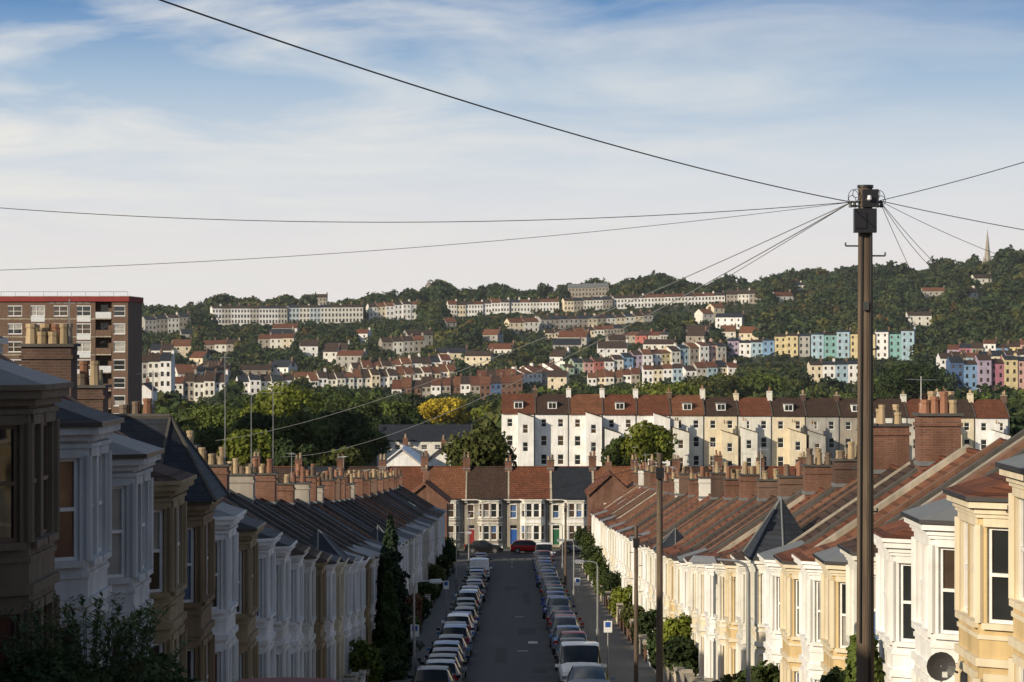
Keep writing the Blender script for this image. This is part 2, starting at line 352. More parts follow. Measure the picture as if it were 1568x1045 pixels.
# ------------------------------------------------------------------ generic rows on the hills
ROWS=[]
def unit(b,L,D,z0,z1,floors,wpf,wall,roof,rise,chim=True,detail=0,parapet=False,ww=.95,wh=1.5,pitch=3.0,off=0,trim=None,dormer=False):
    ops=[]
    for fl in range(floors):
        zb=z1-off-.65-wh-fl*pitch
        if zb<z0+.3: break
        for j in range(wpf):
            c=L*(j+.5)/wpf; w=ww/2*(.9 if fl==0 else 1)
            ops.append((c-w,c+w,zb,zb+wh*(.8 if fl==0 else 1)))
    b.facade(0,0,L-.01,0,z0,z1,ops,wall,None,trim,inset=.15,glasses=[G_dark,G_dark,G_brown],detail=detail)
    b.poly([(0,0,z0),(0,-D,z0),(0,-D,z1),(0,-D/2,z1+rise),(0,0,z1)],wall)
    b.poly([(L-.01,0,z0),(L-.01,-D,z0),(L-.01,-D,z1),(L-.01,-D/2,z1+rise),(L-.01,0,z1)],wall)
    b.poly([(0,-D,z0),(L-.01,-D,z0),(L-.01,-D,z1),(0,-D,z1)],wall)
    s=rise/(D/2); e=(.3,z1-.3*s+.05);k=(-D/2,z1+rise+.05);e2=(-D-.2,z1-.2*s+.05)
    if parapet:
        b.box(0,L-.01,-.3,.12,z1-.1,z1+.5,wall); e=(-.3,z1+.3*s)
    b.slope(0,L-.01,e,k,-.1,0,roof); b.slope(0,L-.01,k,e2,-.1,0,roof)
    b.slope(L-.1,L+.08,e,k,-.1,.12,M_copingd); b.slope(L-.1,L+.08,k,e2,-.1,.12,M_copingd)
    if chim:
        zt=z1+rise+.9+R.uniform(-.3,.3); b.box(L-.4,L+.37,-D/2-.9,-D/2+.9,z1,zt,R.choice([M_brick,M_brick2,wall,M_brickbr])); b.box(L-.45,L+.42,-D/2-.96,-D/2+.96,zt-.2,zt-.1,M_coping)
        pots(b,L,-D/2,zt,4,.4,M_pot2 if R.random()<.5 else M_pot,.14)
    if dormer:
        c=L/2; b.box(c-.75,c+.75,-D/2,-.9,z1+.3,z1+1.75,W['white']); b.box(c-.85,c+.85,-D/2,-.78,z1+1.752,z1+1.87,M_lead)
        b.box(c-.58,c+.58,-.9,-.87,z1+.75,z1+1.6,G_dark); b.box(c-.03,c+.03,-.87,-.84,z1+.75,z1+1.6,M_frame)
def row(name,u0,d0,v0,u1,d1,v1,n,cols,roofs,floors=3,wpf=2,rise=1.6,D=9,show=5.5,jit=0.,**kw):
    p0=(BX(u0,d0),d0);p1=(BX(u1,d1),d1); dx,dy=p1[0]-p0[0],p1[1]-p0[1]; T=math.hypot(dx,dy); A=(dx/T,dy/T);Nn=(A[1],-A[0]); L=T/n
    z0=HZ(v0,d0);z1=HZ(v1,d1)
    for i in range(n):
        ox,oy=p0[0]+A[0]*L*i,p0[1]+A[1]*L*i; zt=z0+(z1-z0)*(i+.5)/n+R.uniform(-jit,jit); zb=min(terrain(ox,oy),terrain(ox+A[0]*L,oy+A[1]*L))-1
        zt=max(zt,zb+5); sb=R.uniform(-1.2,1.2) if jit else 0
        b=MB((ox+Nn[0]*sb,oy+Nn[1]*sb,zb),A,Nn); c=cols[i%len(cols)] if isinstance(cols,list) else cols
        r=R.choice(roofs)
        unit(b,L,D,-3,zt-zb,floors,wpf,W[c] if isinstance(c,str) else c,r,rise*(R.uniform(.8,1.4) if jit else 1),**kw)
        b.obj(name)
    ROWS.append((min(u0,u1)-4,max(u0,u1)+4,(d0+d1)/2,(HZ(v0,d0)+HZ(v1,d1))/2,max(3,(abs(d1-d0))/2),show))
def shuf(l,n): return [R.choice(l) for _ in range(n)]
gr=[M_slate,M_slate2]; rr=[M_tile,M_tile2,M_slate2]
# upper georgian terraces
row('georgian_terrace_house',325,1345,472,440,1355,472,8,shuf(['white','white','dirty','white'],8),gr,4,3,1.3,10,show=9,ww=1.1,wh=1.8)
row('georgian_terrace_house',442,1356,471,556,1365,470,7,shuf(['paleblue','offwhite','paleblue','offwhite'],7),gr,4,3,1.3,10,show=9,ww=1.1,wh=1.8)
row('georgian_terrace_house',222,1290,490,292,1300,484,4,shuf(['greywall','stone','offwhite'],4),gr,3,3,show=7)
row('georgian_terrace_house',566,1372,470,642,1380,465,6,shuf(['white','cream','offwhite'],6),rr,4,2,show=8,jit=.3)
row('georgian_terrace_house',686,1388,467,780,1393,463,7,shuf(['white','white','offwhite','cream'],7),gr+rr,3,3,show=8,jit=.3)
row('georgian_terrace_house',782,1394,463,856,1398,462,5,shuf(['white','offwhite','white'],5),gr+rr,3,3,show=7)
row('georgian_terrace_house',864,1395,461,938,1400,458,5,shuf(['stone','cream','offwhite'],5),gr,3,3,show=7)
row('georgian_terrace_house',940,1402,457,1110,1410,452,11,shuf(['white','white','offwhite'],11),rr,4,3,show=8.5,ww=1.1,wh=1.8)
row('georgian_terrace_house',1112,1400,451,1165,1398,449,3,['stone','offwhite','stone'],gr,4,3,2.4,show=11)
row('georgian_terrace_house',780,1275,494,825,1280,492,2,['cream','offwhite'],[M_tile],3,3,2,show=8)
row('georgian_terrace_house',828,1290,489,1000,1310,485,12,shuf(['stone','greywall','offwhite','cream'],12),gr,3,2,show=6)
row('georgian_terrace_house',835,1235,511,955,1240,512,8,shuf(['stone','cream','offwhite'],8),gr+rr,3,3,show=5)
row('georgian_terrace_house',957,1200,519,1028,1180,514,4,['stone','red','greywall','greywall'],gr+rr,3,2,jit=1,show=7)
row('georgian_terrace_house',870,1520,441,932,1520,439,3,['stone'],[M_lead],3,4,2.4,show=7)
row('georgian_terrace_house',465,1540,456,500,1540,455,2,['stone'],gr,2,3,2)
row('georgian_terrace_house',1215,1500,437,1240,1500,436,2,['offwhite'],gr,2,2,2)
# colourful hillside terraces
row('colourful_terrace_house',864,1060,561,1000,1068,541,9,['green','green','pink','red','white','offwhite','blue','lilac','white'],gr+rr,3,2,jit=.9,show=8.5,D=11)
row('colourful_terrace_house',1000,1070,541,1112,1083,527,8,['white','yellow','offwhite','sky','stone','white','pink','dirty'],gr+rr,4,2,jit=.9,show=8.5,D=11)
row('colourful_terrace_house',1114,1104,524,1240,1098,515,7,['lilac','white','sky','blue','yellow','yellow','greywall'],gr,4,2,.8,jit=1.0,show=10.5)
row('colourful_terrace_house',1242,1093,512,1400,1083,508,8,['sky','teal','sky','yellow','yellow','white','teal','sky'],gr,4,2,.6,jit=.8,show=12.5)
row('colourful_terrace_house',900,1000,578,980,1000,574,6,['white','cream','offwhite','stone','white','stone'],rr,2,2,2.2,jit=.6,show=3.5,D=10)
row('colourful_terrace_house',1050,1010,566,1130,1015,560,5,['white','dirty','sky','cream','white'],gr+rr,2,2,2.0,jit=.6,show=3.5,D=10)
row('colourful_terrace_house',1240,960,559,1318,960,557,4,['cream','white','sky','white'],gr,3,2,1.2,show=6)
row('colourful_terrace_house',1450,1010,532,1600,1000,528,8,['lilac','magenta','stone','white','blue','yellow','pink','teal'],gr+rr,3,2,jit=1.2,show=7)
row('colourful_terrace_house',1440,940,548,1600,940,543,8,['white','stone','sky','offwhite','cream','lilac','white','blue'],gr+rr,3,2,jit=1,show=5)
row('colourful_terrace_house',1455,880,556,1600,880,552,7,['navy','blue','lilac','magenta','yellow','pink','white'],gr,3,2,jit=1,show=8)
row('colourful_terrace_house',985,985,566,1045,985,563,4,['white','cream','white','sky'],rr,3,2,show=5)
# lower red-roofed streets
row('brick_terrace_house',475,985,581,700,1000,568,17,shuf(['stone','white','offwhite','cream','offwhite'],17),rr,2,2,2.4,D=12,show=4,jit=.5)
row('brick_terrace_house',600,930,594,735,930,588,9,shuf([M_brick,'stone','white'],9),rr,2,2,2.6,D=12,show=4,jit=.4)
row('brick_terrace_house',540,1045,566,690,1055,552,10,shuf(['white','stone','cream','offwhite'],10),rr+gr,2,2,2.2,D=11,show=3,jit=.5)
row('brick_terrace_house',735,900,588,800,900,584,4,[M_brick,'navy',M_brick,M_brick],rr,3,2,2.4,show=6)
row('brick_terrace_house',790,1020,573,860,1040,566,5,shuf(['stone','white','cream'],5),rr,3,2,2.4,D=12,show=6,jit=.5)
row('brick_terrace_house',730,960,577,790,960,574,4,shuf(['white','cream','stone'],4),rr,3,2,2.4,show=5)
row('brick_terrace_house',365,940,583,450,945,581,5,shuf(['white','offwhite','white'],5),gr,3,2,2,show=6,jit=.5)
row('brick_terrace_house',265,860,585,345,860,583,5,shuf(['white','offwhite','stone'],5),gr+rr,2,2,2.2,show=5,jit=.5)
row('brick_terrace_house',300,1000,569,350,1000,566,3,shuf(['stone','offwhite'],3),gr+rr,2,2,2,show=4)
row('brick_terrace_house',190,760,556,262,760,551,4,['white','greywall','offwhite','white'],gr,3,2,2.4,show=9)
row('brick_terrace_house',230,980,536,262,980,536,2,['white','offwhite'],gr,3,2,2.4,show=7)
row('brick_terrace_house',310,1180,528,365,1180,526,3,['stone','offwhite'],gr+rr,2,2,2,show=5)
row('brick_terrace_house',585,1150,524,650,1155,520,4,['stone','offwhite','greywall'],gr+rr,2,2,2,show=4)
row('brick_terrace_house',395,1190,519,450,1190,517,3,['stone','offwhite','cream'],gr+rr,2,2,2,show=4)
row('brick_terrace_house',1370,620,618,1450,620,612,4,['cream','offwhite','cream','white'],rr,3,2,2)
# a few detached houses on the slopes
for i in range(58):
    if i<26: u,d=R.uniform(220,860),R.uniform(970,1180)
    elif i<34: u,d=R.uniform(220,800),R.uniform(1180,1330)
    elif i<52: u,d=R.uniform(820,1150),R.uniform(1110,1300)
    else: u,d=R.uniform(1180,1568),R.uniform(1200,1400)
    if any(r[0]<u<r[1] and -22<r[2]-d<34 for r in ROWS): continue
    X=BX(u,d); z=terrain(X,d)
    a=R.uniform(-.5,.5); b=MB((X,d,z),(math.cos(a),math.sin(a)),(math.sin(a),-math.cos(a))); LL=R.uniform(6,15)
    unit(b,LL,8,-3,R.uniform(4.5,8),2,max(2,int(LL/3)),W[R.choice(['stone','cream','offwhite','greywall','white'])],R.choice(gr+rr),R.uniform(1.8,3)); b.obj('hillside_house')
    ROWS.append((u-6,u+6+LL*3,d,z+6.5,3,2.5))

# rear elevations of the big white terrace
x0=BX(768,400); cols=['white','white','white','white','white','offwhite','cream','offwhite','cream','greywall','stone','offwhite','dirty','cream','white']
for i in range(15):
    L=5.6; zb=-22.5; zt=HZ(632,400)-.05*i; wl=W[cols[i]]
    b=MB((x0+i*L,400,zb),(1,0),(0,-1)); h=zt-zb
    rf=[M_tile,M_slate2,M_tile2,M_tile,M_tile,M_tile2][i] if i<6 else R.choice([M_slate2,M_tile,M_slate2])
    rise=3.0-(.0 if i<6 else .3)
    unit(b,L,9,-3,h,3,2,wl,rf,rise,detail=1,trim=wl,dormer=(i in(0,1,3,5,6,8,10)),ww=1.0,wh=1.7,pitch=3.1)
    if i not in (1,):
        hh=h-(.6 if i in (0,2,4) else 3.2)+R.uniform(-.3,.3); pj=3.2 if i%2 else 2.6; w0=.2 if i%2 else 2.7; w1=w0+2.6
        ops=[(.8,1.7,hh-2.6,hh-1.1),(.8,1.7,hh-5.6,hh-4.0)]
        b.facade(w0,pj,w1,pj,-3,hh,ops,wl,None,wl,glasses=[G_dark,G_brown],detail=1)
        b.facade(w0,0,w0,pj,-3,hh,[(.9,1.7,hh-2.6,hh-1.2)],wl,None,wl,glasses=[G_dark],detail=1)
        b.poly([(w1,0,-3),(w1,pj,-3),(w1,pj,hh),(w1,0,hh)],wl)
        b.hexa([(w0-.1,0,hh+.9),(w1+.1,0,hh+.01),(w1+.1,pj+.2,hh+.01),(w0-.1,pj+.2,hh+.9),(w0-.1,0,hh+1.0),(w1+.1,0,hh+.12),(w1+.1,pj+.2,hh+.12),(w0-.1,pj+.2,hh+1.0)],M_slate2)
        b.poly([(w0,pj,hh),(w1,pj,hh),(w0,pj,hh+.9)],wl); b.poly([(w0,0,hh),(w0,pj,hh),(w0,pj,hh+.9),(w0,0,hh+.9)],wl)
        if i>4:
            b.box(w0+.2,w0+.9,pj-1,pj-.3,hh,hh+2.0,wl); pots(b,w0+.55,pj-.65,hh+2.0,2,.35,M_pot,.13,'t')
    b.rod((L-.2,.08,-3),(L-.2,.08,h-.2),.06,.06,M_gutter,6)
    b.obj('white_terrace_house' if i<6 else 'terrace_house')
# grey-roofed hall and white workshop gables
b=MB((BX(578,440),440,-22.6),(1,0),(0,-1)); L=BX(722,440)-BX(578,440)
unit(b,L,10,-3,HZ(674,440)+22.6,1,7,W['offwhite'],M_slate,2.6,chim=False,detail=1,ww=1.2,wh=1.1); b.obj('long_hall')
M_wroof=plain('white_sheet_roof',(.62,.66,.70),.5)
gable_house('white_workshop',BX(578,330),BX(652,330),330,-25,HZ(717,330),2.6,W['white'],M_wroof,14)
gable_house('white_workshop',BX(652,345),BX(700,345),345,-25,HZ(708,345),1.8,W['white'],M_slate,12)
gable_house('corner_shop',BX(440,430),BX(508,430),430,-23,HZ(694,430),1.4,W['greywall'],M_slate,12)
gable_house('white_house',BX(205,560),BX(232,560),560,-23.5,HZ(598,560),1.6,W['white'],M_slate,9)
# ------------------------------------------------------------------ block of flats
d=370; X0=BX(-170,d); X1=BX(146,d); X2=BX(196,d); zb=-24; zt=HZ(462,d)
b=MB((X0,d,zb),(1,0),(0,-1)); L=X1-X0; H=zt-zb; ops=[];nf=11
M_pan=plain('white_panel',(.55,.57,.6),.6)
nc=9
for fl in range(nf):
    z=H-2.2-fl*2.75
    for j in range(nc):
        c=L*(j+.5)/nc; ops.append((c-1.05,c+1.05,z,z+1.45))
b.facade(0,0,L,0,-3,H,ops,M_brickbr,None,M_pan,detail=2,glasses=[G_dark,G_brown,G_curt])
for fl in range(nf):
    z=H-2.2-fl*2.75
    b.box(0,L,0.003,.05,z-.55,z-.4,M_coping)
    for j in range(nc):
        c=L*(j+.5)/nc; b.box(c-.25,c-.17,-.11,-.04,z+.06,z+1.39,M_frame)
        if j in (6,8): b.box(c-1.05,c+1.05,.003,.06,z-.9,z-.11,M_pan)
L2=X2-X0
for fl in range(nf):
    z=H-2.6-fl*2.75
    b.box(L,L+2.5,-1.6,-1.5,z,z+2.75,M_brickbr); b.box(L+.05,L+2.45,-1.5,.1,z-.12,z+.05,M_coping); b.box(L+.05,L+2.45,.02,.1,z+.05,z+1.0,M_brickbr if fl%3 else M_pan)
    b.box(L+.6,L+1.7,-1.5,-1.45,z+.1,z+2.1,G_dark)
b.facade(L+2.5,0,L2,0,-3,H,[(.35,2.05,H-2.2-fl*2.75,H-.75-fl*2.75) for fl in range(nf)],M_brickbr,None,M_pan,glasses=[G_curt,G_dark,G_curt])
b.poly([(L2,0,-3),(L2,-14,-3),(L2,-14,H),(L2,0,H)],M_brickbr); b.poly([(0,0,-3),(0,-14,-3),(0,-14,H),(0,0,H)],M_brickbr); b.poly([(0,-14,-3),(L2,-14,-3),(L2,-14,H),(0,-14,H)],M_brickbr)
b.poly([(L,0,-3),(L,-1.6,-3),(L,-1.6,H),(L,0,H)],M_brickbr);b.poly([(L+2.5,0,-3),(L+2.5,-1.6,-3),(L+2.5,-1.6,H),(L+2.5,0,H)],M_brickbr)
b.box(-.2,L2+.2,-14.2,.3,H+.002,H+.75,wallmat('red_fascia',(.24,.04,.04),dirt=.3)); b.box(-.25,L2+.25,-14.25,.35,H+.752,H+.85,M_coping)
b.rod((0,.2,H+1.5),(L2,.2,H+1.5),.05,.05,M_metal,5)
for j in range(18): b.rod((L2*j/17,.2,H+.8),(L2*j/17,.2,H+1.5),.04,.04,M_metal,4)
b.obj('block_of_flats')
# ------------------------------------------------------------------ church spire, domed tower
b=MB((BX(1512,1750),1750,46),(1,0),(0,-1)); zt=HZ(350,1750)-46
b.box(-2.6,2.6,-2.6,2.6,-12,zt-27,W['stone'])
for i in range(8):
    a0,a1=math.pi*i/4,math.pi*(i+1)/4; b.poly([(2.9*math.cos(a0),2.9*math.sin(a0),zt-27),(2.9*math.cos(a1),2.9*math.sin(a1),zt-27),(0,0,zt)],W['stone'])
for sx in (-2.3,2.3):
    for sy in (-2.3,2.3): b.box(sx-.4,sx+.4,sy-.4,sy+.4,zt-27,zt-23,W['stone']); b.cyl((sx,sy),.4,.02,zt-23,zt-20,W['stone'],4)
b.box(-.5,.5,2.4,2.65,zt-33,zt-29,G_dark); b.obj('church_spire')
b=MB((BX(659,1530),1530,20),(1,0),(0,-1)); zt=HZ(428,1530)-20
b.box(-2.4,2.4,-2.4,2.4,-6,zt-3.4,W['stone']); b.box(-2.8,2.8,-2.8,2.8,zt-3.4,zt-2.9,W['stone'])
for s in (-1.5,1.5): 
    for q in (-1.5,1.5): b.box(s-.4,s+.4,q-.4,q+.4,zt-2.9,zt-1.5,W['stone'])
b.cyl((0,0),2.1,1.7,zt-1.5,zt-.9,M_lead,12); b.cyl((0,0),1.7,.2,zt-.9,zt,M_lead,12)
for q in(-6,-10): b.box(-.6,.6,2.4,2.45,zt+q,zt+q+2,G_dark)
b.obj('domed_tower')
ROWS.append((648,670,1530,HZ(430,1530),4,12))

# ------------------------------------------------------------------ ground + roads
def groundmat():
    m,nt,b=newmat('ground'); L=nt.links; g=N(nt,'ShaderNodeNewGeometry')
    n=N(nt,'ShaderNodeTexNoise');n.inputs['Scale'].default_value=.02;n.inputs['Detail'].default_value=8;L.new(g.outputs['Position'],n.inputs['Vector'])
    n2=N(nt,'ShaderNodeTexNoise');n2.inputs['Scale'].default_value=.5;n2.inputs['Detail'].default_value=6;L.new(g.outputs['Position'],n2.inputs['Vector'])
    c=mixc(nt,n.outputs[0],(.03,.045,.018),(.055,.06,.028)); c=mixc(nt,n2.outputs[0],c,(.02,.03,.012)); L.new(c,b.inputs['Base Color']); b.inputs['Roughness'].default_value=.95
    return m
def asphalt(name,c0,c1,spec=.3):
    m,nt,b=newmat(name); L=nt.links; g=N(nt,'ShaderNodeNewGeometry')
    mp=N(nt,'ShaderNodeMapping'); mp.inputs['Scale'].default_value=(1.6,.12,1); L.new(g.outputs['Position'],mp.inputs[0])
    n=N(nt,'ShaderNodeTexNoise');n.inputs['Scale'].default_value=.8;n.inputs['Detail'].default_value=7;L.new(mp.outputs[0],n.inputs['Vector'])
    n2=N(nt,'ShaderNodeTexNoise');n2.inputs['Scale'].default_value=18;n2.inputs['Detail'].default_value=4;L.new(g.outputs['Position'],n2.inputs['Vector'])
    c=mixc(nt,n.outputs[0],c0,c1); c=mixc(nt,.3,c,n2.outputs[1],'MULTIPLY'); L.new(c,b.inputs['Base Color']); b.inputs['Roughness'].default_value=.85; b.inputs['Specular IOR Level'].default_value=spec
    bp=N(nt,'ShaderNodeBump');bp.inputs['Strength'].default_value=.3;bp.inputs['Distance'].default_value=.01;L.new(n2.outputs[0],bp.inputs['Height']);L.new(bp.outputs[0],b.inputs['Normal'])
    return m
YS=list(np.arange(-40,320,2.0))
ys=[-600,-300,-120]+YS+list(np.arange(320,700,12))+list(np.arange(700,1700,20))+list(np.arange(1700,3000,100))+[3500,4500,6000,9000,14000]
xs=[-9000,-4000,-2000,-1200]+list(np.arange(-700,-60,20))+[-60,-40,-20,-8,0,8,20,40,60]+list(np.arange(80,720,20))+[1200,2000,4000,9000]
vv=[];ff=[]
for y in ys:
    for x in xs:
        vv.append((x,y,(terrain(x,y) if y>-40 else street_z(-40))-.05))
nx=len(xs)
for j in range(len(ys)-1):
    for i in range(nx-1): ff.append((j*nx+i,j*nx+i+1,(j+1)*nx+i+1,(j+1)*nx+i))
me=bpy.data.meshes.new('ground'); me.from_pydata(vv,[],ff); me.materials.append(groundmat()); 
for p in me.polygons:p.use_smooth=True
ob=bpy.data.objects.new('ground',me); scene.collection.objects.link(ob)
def zlin(y):
    i=int((y+40)//2); y0=-40+2*i; a=street_z(y0);c=street_z(y0+2); return a+(c-a)*(y-y0)/2
M_road=asphalt('asphalt',(.030,.032,.036),(.062,.062,.066)); M_pave=asphalt('pavement_slabs',(.09,.088,.085),(.17,.165,.155)); M_paint=asphalt('road_paint',(.35,.35,.33),(.6,.6,.57))
M_patch=asphalt('patch_asphalt',(.018,.018,.02),(.032,.032,.034))
M_kerb=plain('kerb_stone',(.24,.235,.225),.8)
def strip(name,x0,x1,y0,y1,dz,mat,side=None,depth=.16):
    yy=sorted({y0,y1}|{y for y in YS if y0<y<y1}); v=[];f=[]
    for y in yy:
        z=zlin(y)+dz; v+=[(x0,y,z),(x1,y,z),(x0,y,z-depth),(x1,y,z-depth)]
    for j in range(len(yy)-1):
        a=4*j;c=a+4; f.append((a,a+1,c+1,c))
        if depth>0.02: f+=[(a,c,c+2,a+2),(a+1,c+1,c+3,a+3)]
    a=0;f.append((0,1,3,2)); a=4*(len(yy)-1); f.append((a,a+1,a+3,a+2))
    me=bpy.data.meshes.new(name);me.from_pydata(v,[],f);me.materials.append(mat);o=bpy.data.objects.new(name,me);scene.collection.objects.link(o)
strip('road',-4.1,4.1,-38,262,0,M_road,depth=.01)
strip('cross_road',-60,60,262,277,0.0,M_road,depth=.01)
for s in(-1,1):
    a,b_=sorted((s*4.1,s*4.25)); strip('kerb',a,b_,-38,260.5,.125,M_kerb)
    w=5.9 if s<0 else 6.9
    a,b_=sorted((s*4.252,s*w)); strip('pavement',a,b_,-38,260.5,.12,M_pave)
    strip('pavement',*sorted((s*7.2,s*60)),259,262,.12,M_pave)
strip('kerb',-60,60,277,277.15,.125,M_kerb); strip('pavement',-60,60,277.16,281,.12,M_pave)
for k in range(9):
    x=-3.8+k*.9; strip('give_way_marking',x,x+.55,260.9,261.15,.004,M_paint,depth=.001)
    strip('give_way_marking',x,x+.55,261.35,261.6,.004,M_paint,depth=.001)
for y in range(100,258,9): strip('lane_marking',-.05,.05,y,y+2,.004,M_paint,depth=.001) if y>236 else None
for x,y,w,l in ((.4,150,1.1,6),(-.9,125,.6,12),(.9,185,.5,16),(1.0,118,.7,3),(-.6,205,1.2,5)):
    strip('road_patch',x,x+w,y,y+l,.004,M_patch,depth=.001)
for x,y in ((.3,134),(.2,168),(-.3,110)): strip('manhole_cover',x,x+.6,y,y+.7,.006,M_darkmetal,depth=.002)
strip('road_marking',.95,1.5,141,143,.004,M_paint,depth=.001)

# garden walls
for s,xw,y1,off in ((-1,5.95,36+.55-4.1,0),(1,6.95,41.4-1.6,0)):
    y=y1-4.7*3
    while y<243:
        b=MB((s*xw,y,zlin(y+2.3)),(0,1),(-s*1.0,0)); m=R.choice([M_brick,W['stone'],W['stone'],W['cream'],W['white'],M_brickbr]); h=R.uniform(.75,1.15)
        b.box(1.35,4.55,-.2,0,-.6,h,m); b.box(1.3,4.6,-.25,.05,h+.002,h+.09,M_coping)
        for t in (.02,1.1,): b.box(t,t+.3,-.28,.08,-.6,h+.35,m); b.box(t-.04,t+.34,-.32,.12,h+.352,h+.45,M_coping)
        b.box(.36,1.06,-.12,-.08,.1,h,R.choice([M_darkmetal,M_frame,M_frameb]))
        b.obj('garden_wall'); y+=4.7

# ------------------------------------------------------------------ foliage
def leafmat(name):
    m,nt,b=newmat(name); L=nt.links
    at=N(nt,'ShaderNodeAttribute',attribute_name='tint'); g=N(nt,'ShaderNodeNewGeometry')
    n=N(nt,'ShaderNodeTexNoise');n.inputs['Scale'].default_value=.35;n.inputs['Detail'].default_value=4;L.new(g.outputs['Position'],n.inputs['Vector'])
    mr=N(nt,'ShaderNodeMapRange');mr.inputs[1].default_value=.3;mr.inputs[2].default_value=.7;mr.inputs[3].default_value=.75;mr.inputs[4].default_value=1.25;L.new(n.outputs[0],mr.inputs[0])
    cb=N(nt,'ShaderNodeCombineXYZ'); 
    for i in range(3): L.new(mr.outputs[0],cb.inputs[i])
    c=mixc(nt,1.0,at.outputs['Color'],cb.outputs[0],'MULTIPLY'); L.new(c,b.inputs['Base Color']); b.inputs['Roughness'].default_value=.75; b.inputs['Specular IOR Level'].default_value=.15
    tr=N(nt,'ShaderNodeBsdfTranslucent'); L.new(c,tr.inputs[0]); ms=N(nt,'ShaderNodeMixShader'); ms.inputs[0].default_value=.25
    out=nt.nodes['Material Output']; L.new(b.outputs[0],ms.inputs[1]);L.new(tr.outputs[0],ms.inputs[2]);L.new(ms.outputs[0],out.inputs[0])
    return m
M_leaf=leafmat('foliage'); M_bark=wallmat('bark',(.09,.07,.05),dirt=.5)
def cardset(n,rx,rz,size,nl=9,var=.3):
    th=rng.uniform(0,2*np.pi,nl);ph=rng.uniform(-.5,1.1,nl)
    lc=np.stack([np.cos(th)*np.cos(ph)*rx*.58,np.sin(th)*np.cos(ph)*rx*.58,np.sin(ph)*rz*.55],1); lr=rng.uniform(.30,.52,nl)
    lc=np.vstack([lc,[[0,0,rz*.1]]]);lr=np.append(lr,.60)
    k=rng.integers(0,nl+1,n); d=rng.normal(size=(n,3)); d[:,2]+=.25; d/=np.linalg.norm(d,axis=1)[:,None]
    rad=lr[k]*rng.uniform(.72,1.1,n); P=lc[k]+d*np.stack([rad*rx,rad*rx,rad*rz],1)
    nr=d+rng.normal(size=(n,3))*.5; nr/=np.linalg.norm(nr,axis=1)[:,None]
    t=np.cross(nr,rng.normal(size=(n,3))); t/=np.linalg.norm(t,axis=1)[:,None]; bb=np.cross(nr,t)
    s=size*rng.uniform(.5,1.3,n)[:,None]
    V=np.stack([P-t*s-bb*s*.6,P+t*s*.9-bb*s*.7,P+t*s+bb*s*.7,P-t*s*.7+bb*s*.8],1)
    tone=np.repeat(rng.uniform(1-var,1+var,nl+1)[k]*rng.uniform(1-var*.5,1+var*.5,n),4)
    return V.reshape(-1,3),tone
def finish(name,V,tint,extra=None,mats=(M_leaf,)):
    n=len(V)//4; me=bpy.data.meshes.new(name); me.vertices.add(len(V)); me.vertices.foreach_set('co',V.astype(np.float32).ravel())
    me.loops.add(n*4); me.loops.foreach_set('vertex_index',np.arange(n*4,dtype=np.int32)); me.polygons.add(n)
    me.polygons.foreach_set('loop_start',np.arange(0,n*4,4,dtype=np.int32)); me.polygons.foreach_set('loop_total',np.full(n,4,dtype=np.int32))
    me.update(calc_edges=True); at=me.color_attributes.new('tint','FLOAT_COLOR','POINT')
    c=np.ones((len(V),4),np.float32); c[:,:3]=tint; at.data.foreach_set('color',c.ravel())
    for m in mats: me.materials.append(m)
    ob=bpy.data.objects.new(name,me); scene.collection.objects.link(ob); return ob
GREENS=[(.036,.056,.024),(.05,.073,.026),(.028,.044,.02),(.060,.080,.027),(.043,.058,.025),(.032,.052,.024),(.068,.075,.028)]
def tree(name,x,y,zg,ztop,r,col,n=2600,leaf=.22,trunk=True,nl=12,zlow=.25):
    h=ztop-zg; rz=h*(1-zlow)/2; cz=ztop-rz*1.02
    V,tone=cardset(n,r/1.02,rz/1.02,leaf,nl); V=V+np.array([0,0,cz-zg])
    tint=np.array(col)[None,:]*tone[:,None]
    ob=finish(name,V,tint); ob.location=(x,y,zg)
    if trunk:
        b=MB((0,0,0),(1,0),(0,1)); tr=max(.06,h*.018)
        b.rod((0,0,-.5),(0.1,0,h*.45),tr*1.3,tr*.8,M_bark,8)
        for i in range(7):
            a=2*math.pi*i/7+.3; b.rod((.05,0,h*(.28+.03*i)),(math.cos(a)*r*.6,math.sin(a)*r*.6,h*(.55+.04*(i%4))),tr*.5,tr*.12,M_bark,5)
        b.rod((.1,0,h*.44),(0,.1,h*.85),tr*.8,tr*.15,M_bark,6)
        t=b.obj('trunk_and_limbs'); t.parent=ob
    return ob
def T(name,u,d,v,wpx,col,**k):
    x=BX(u,d); return tree(name,x,d,terrain(x,d),HZ(v,d),wpx*d/F/2,col,**k)
yg=(.14,.165,.026); yel=(.42,.32,.03); lt=(.09,.12,.028); dk=(.034,.052,.02); ol=(.08,.09,.028); md=(.056,.078,.024)
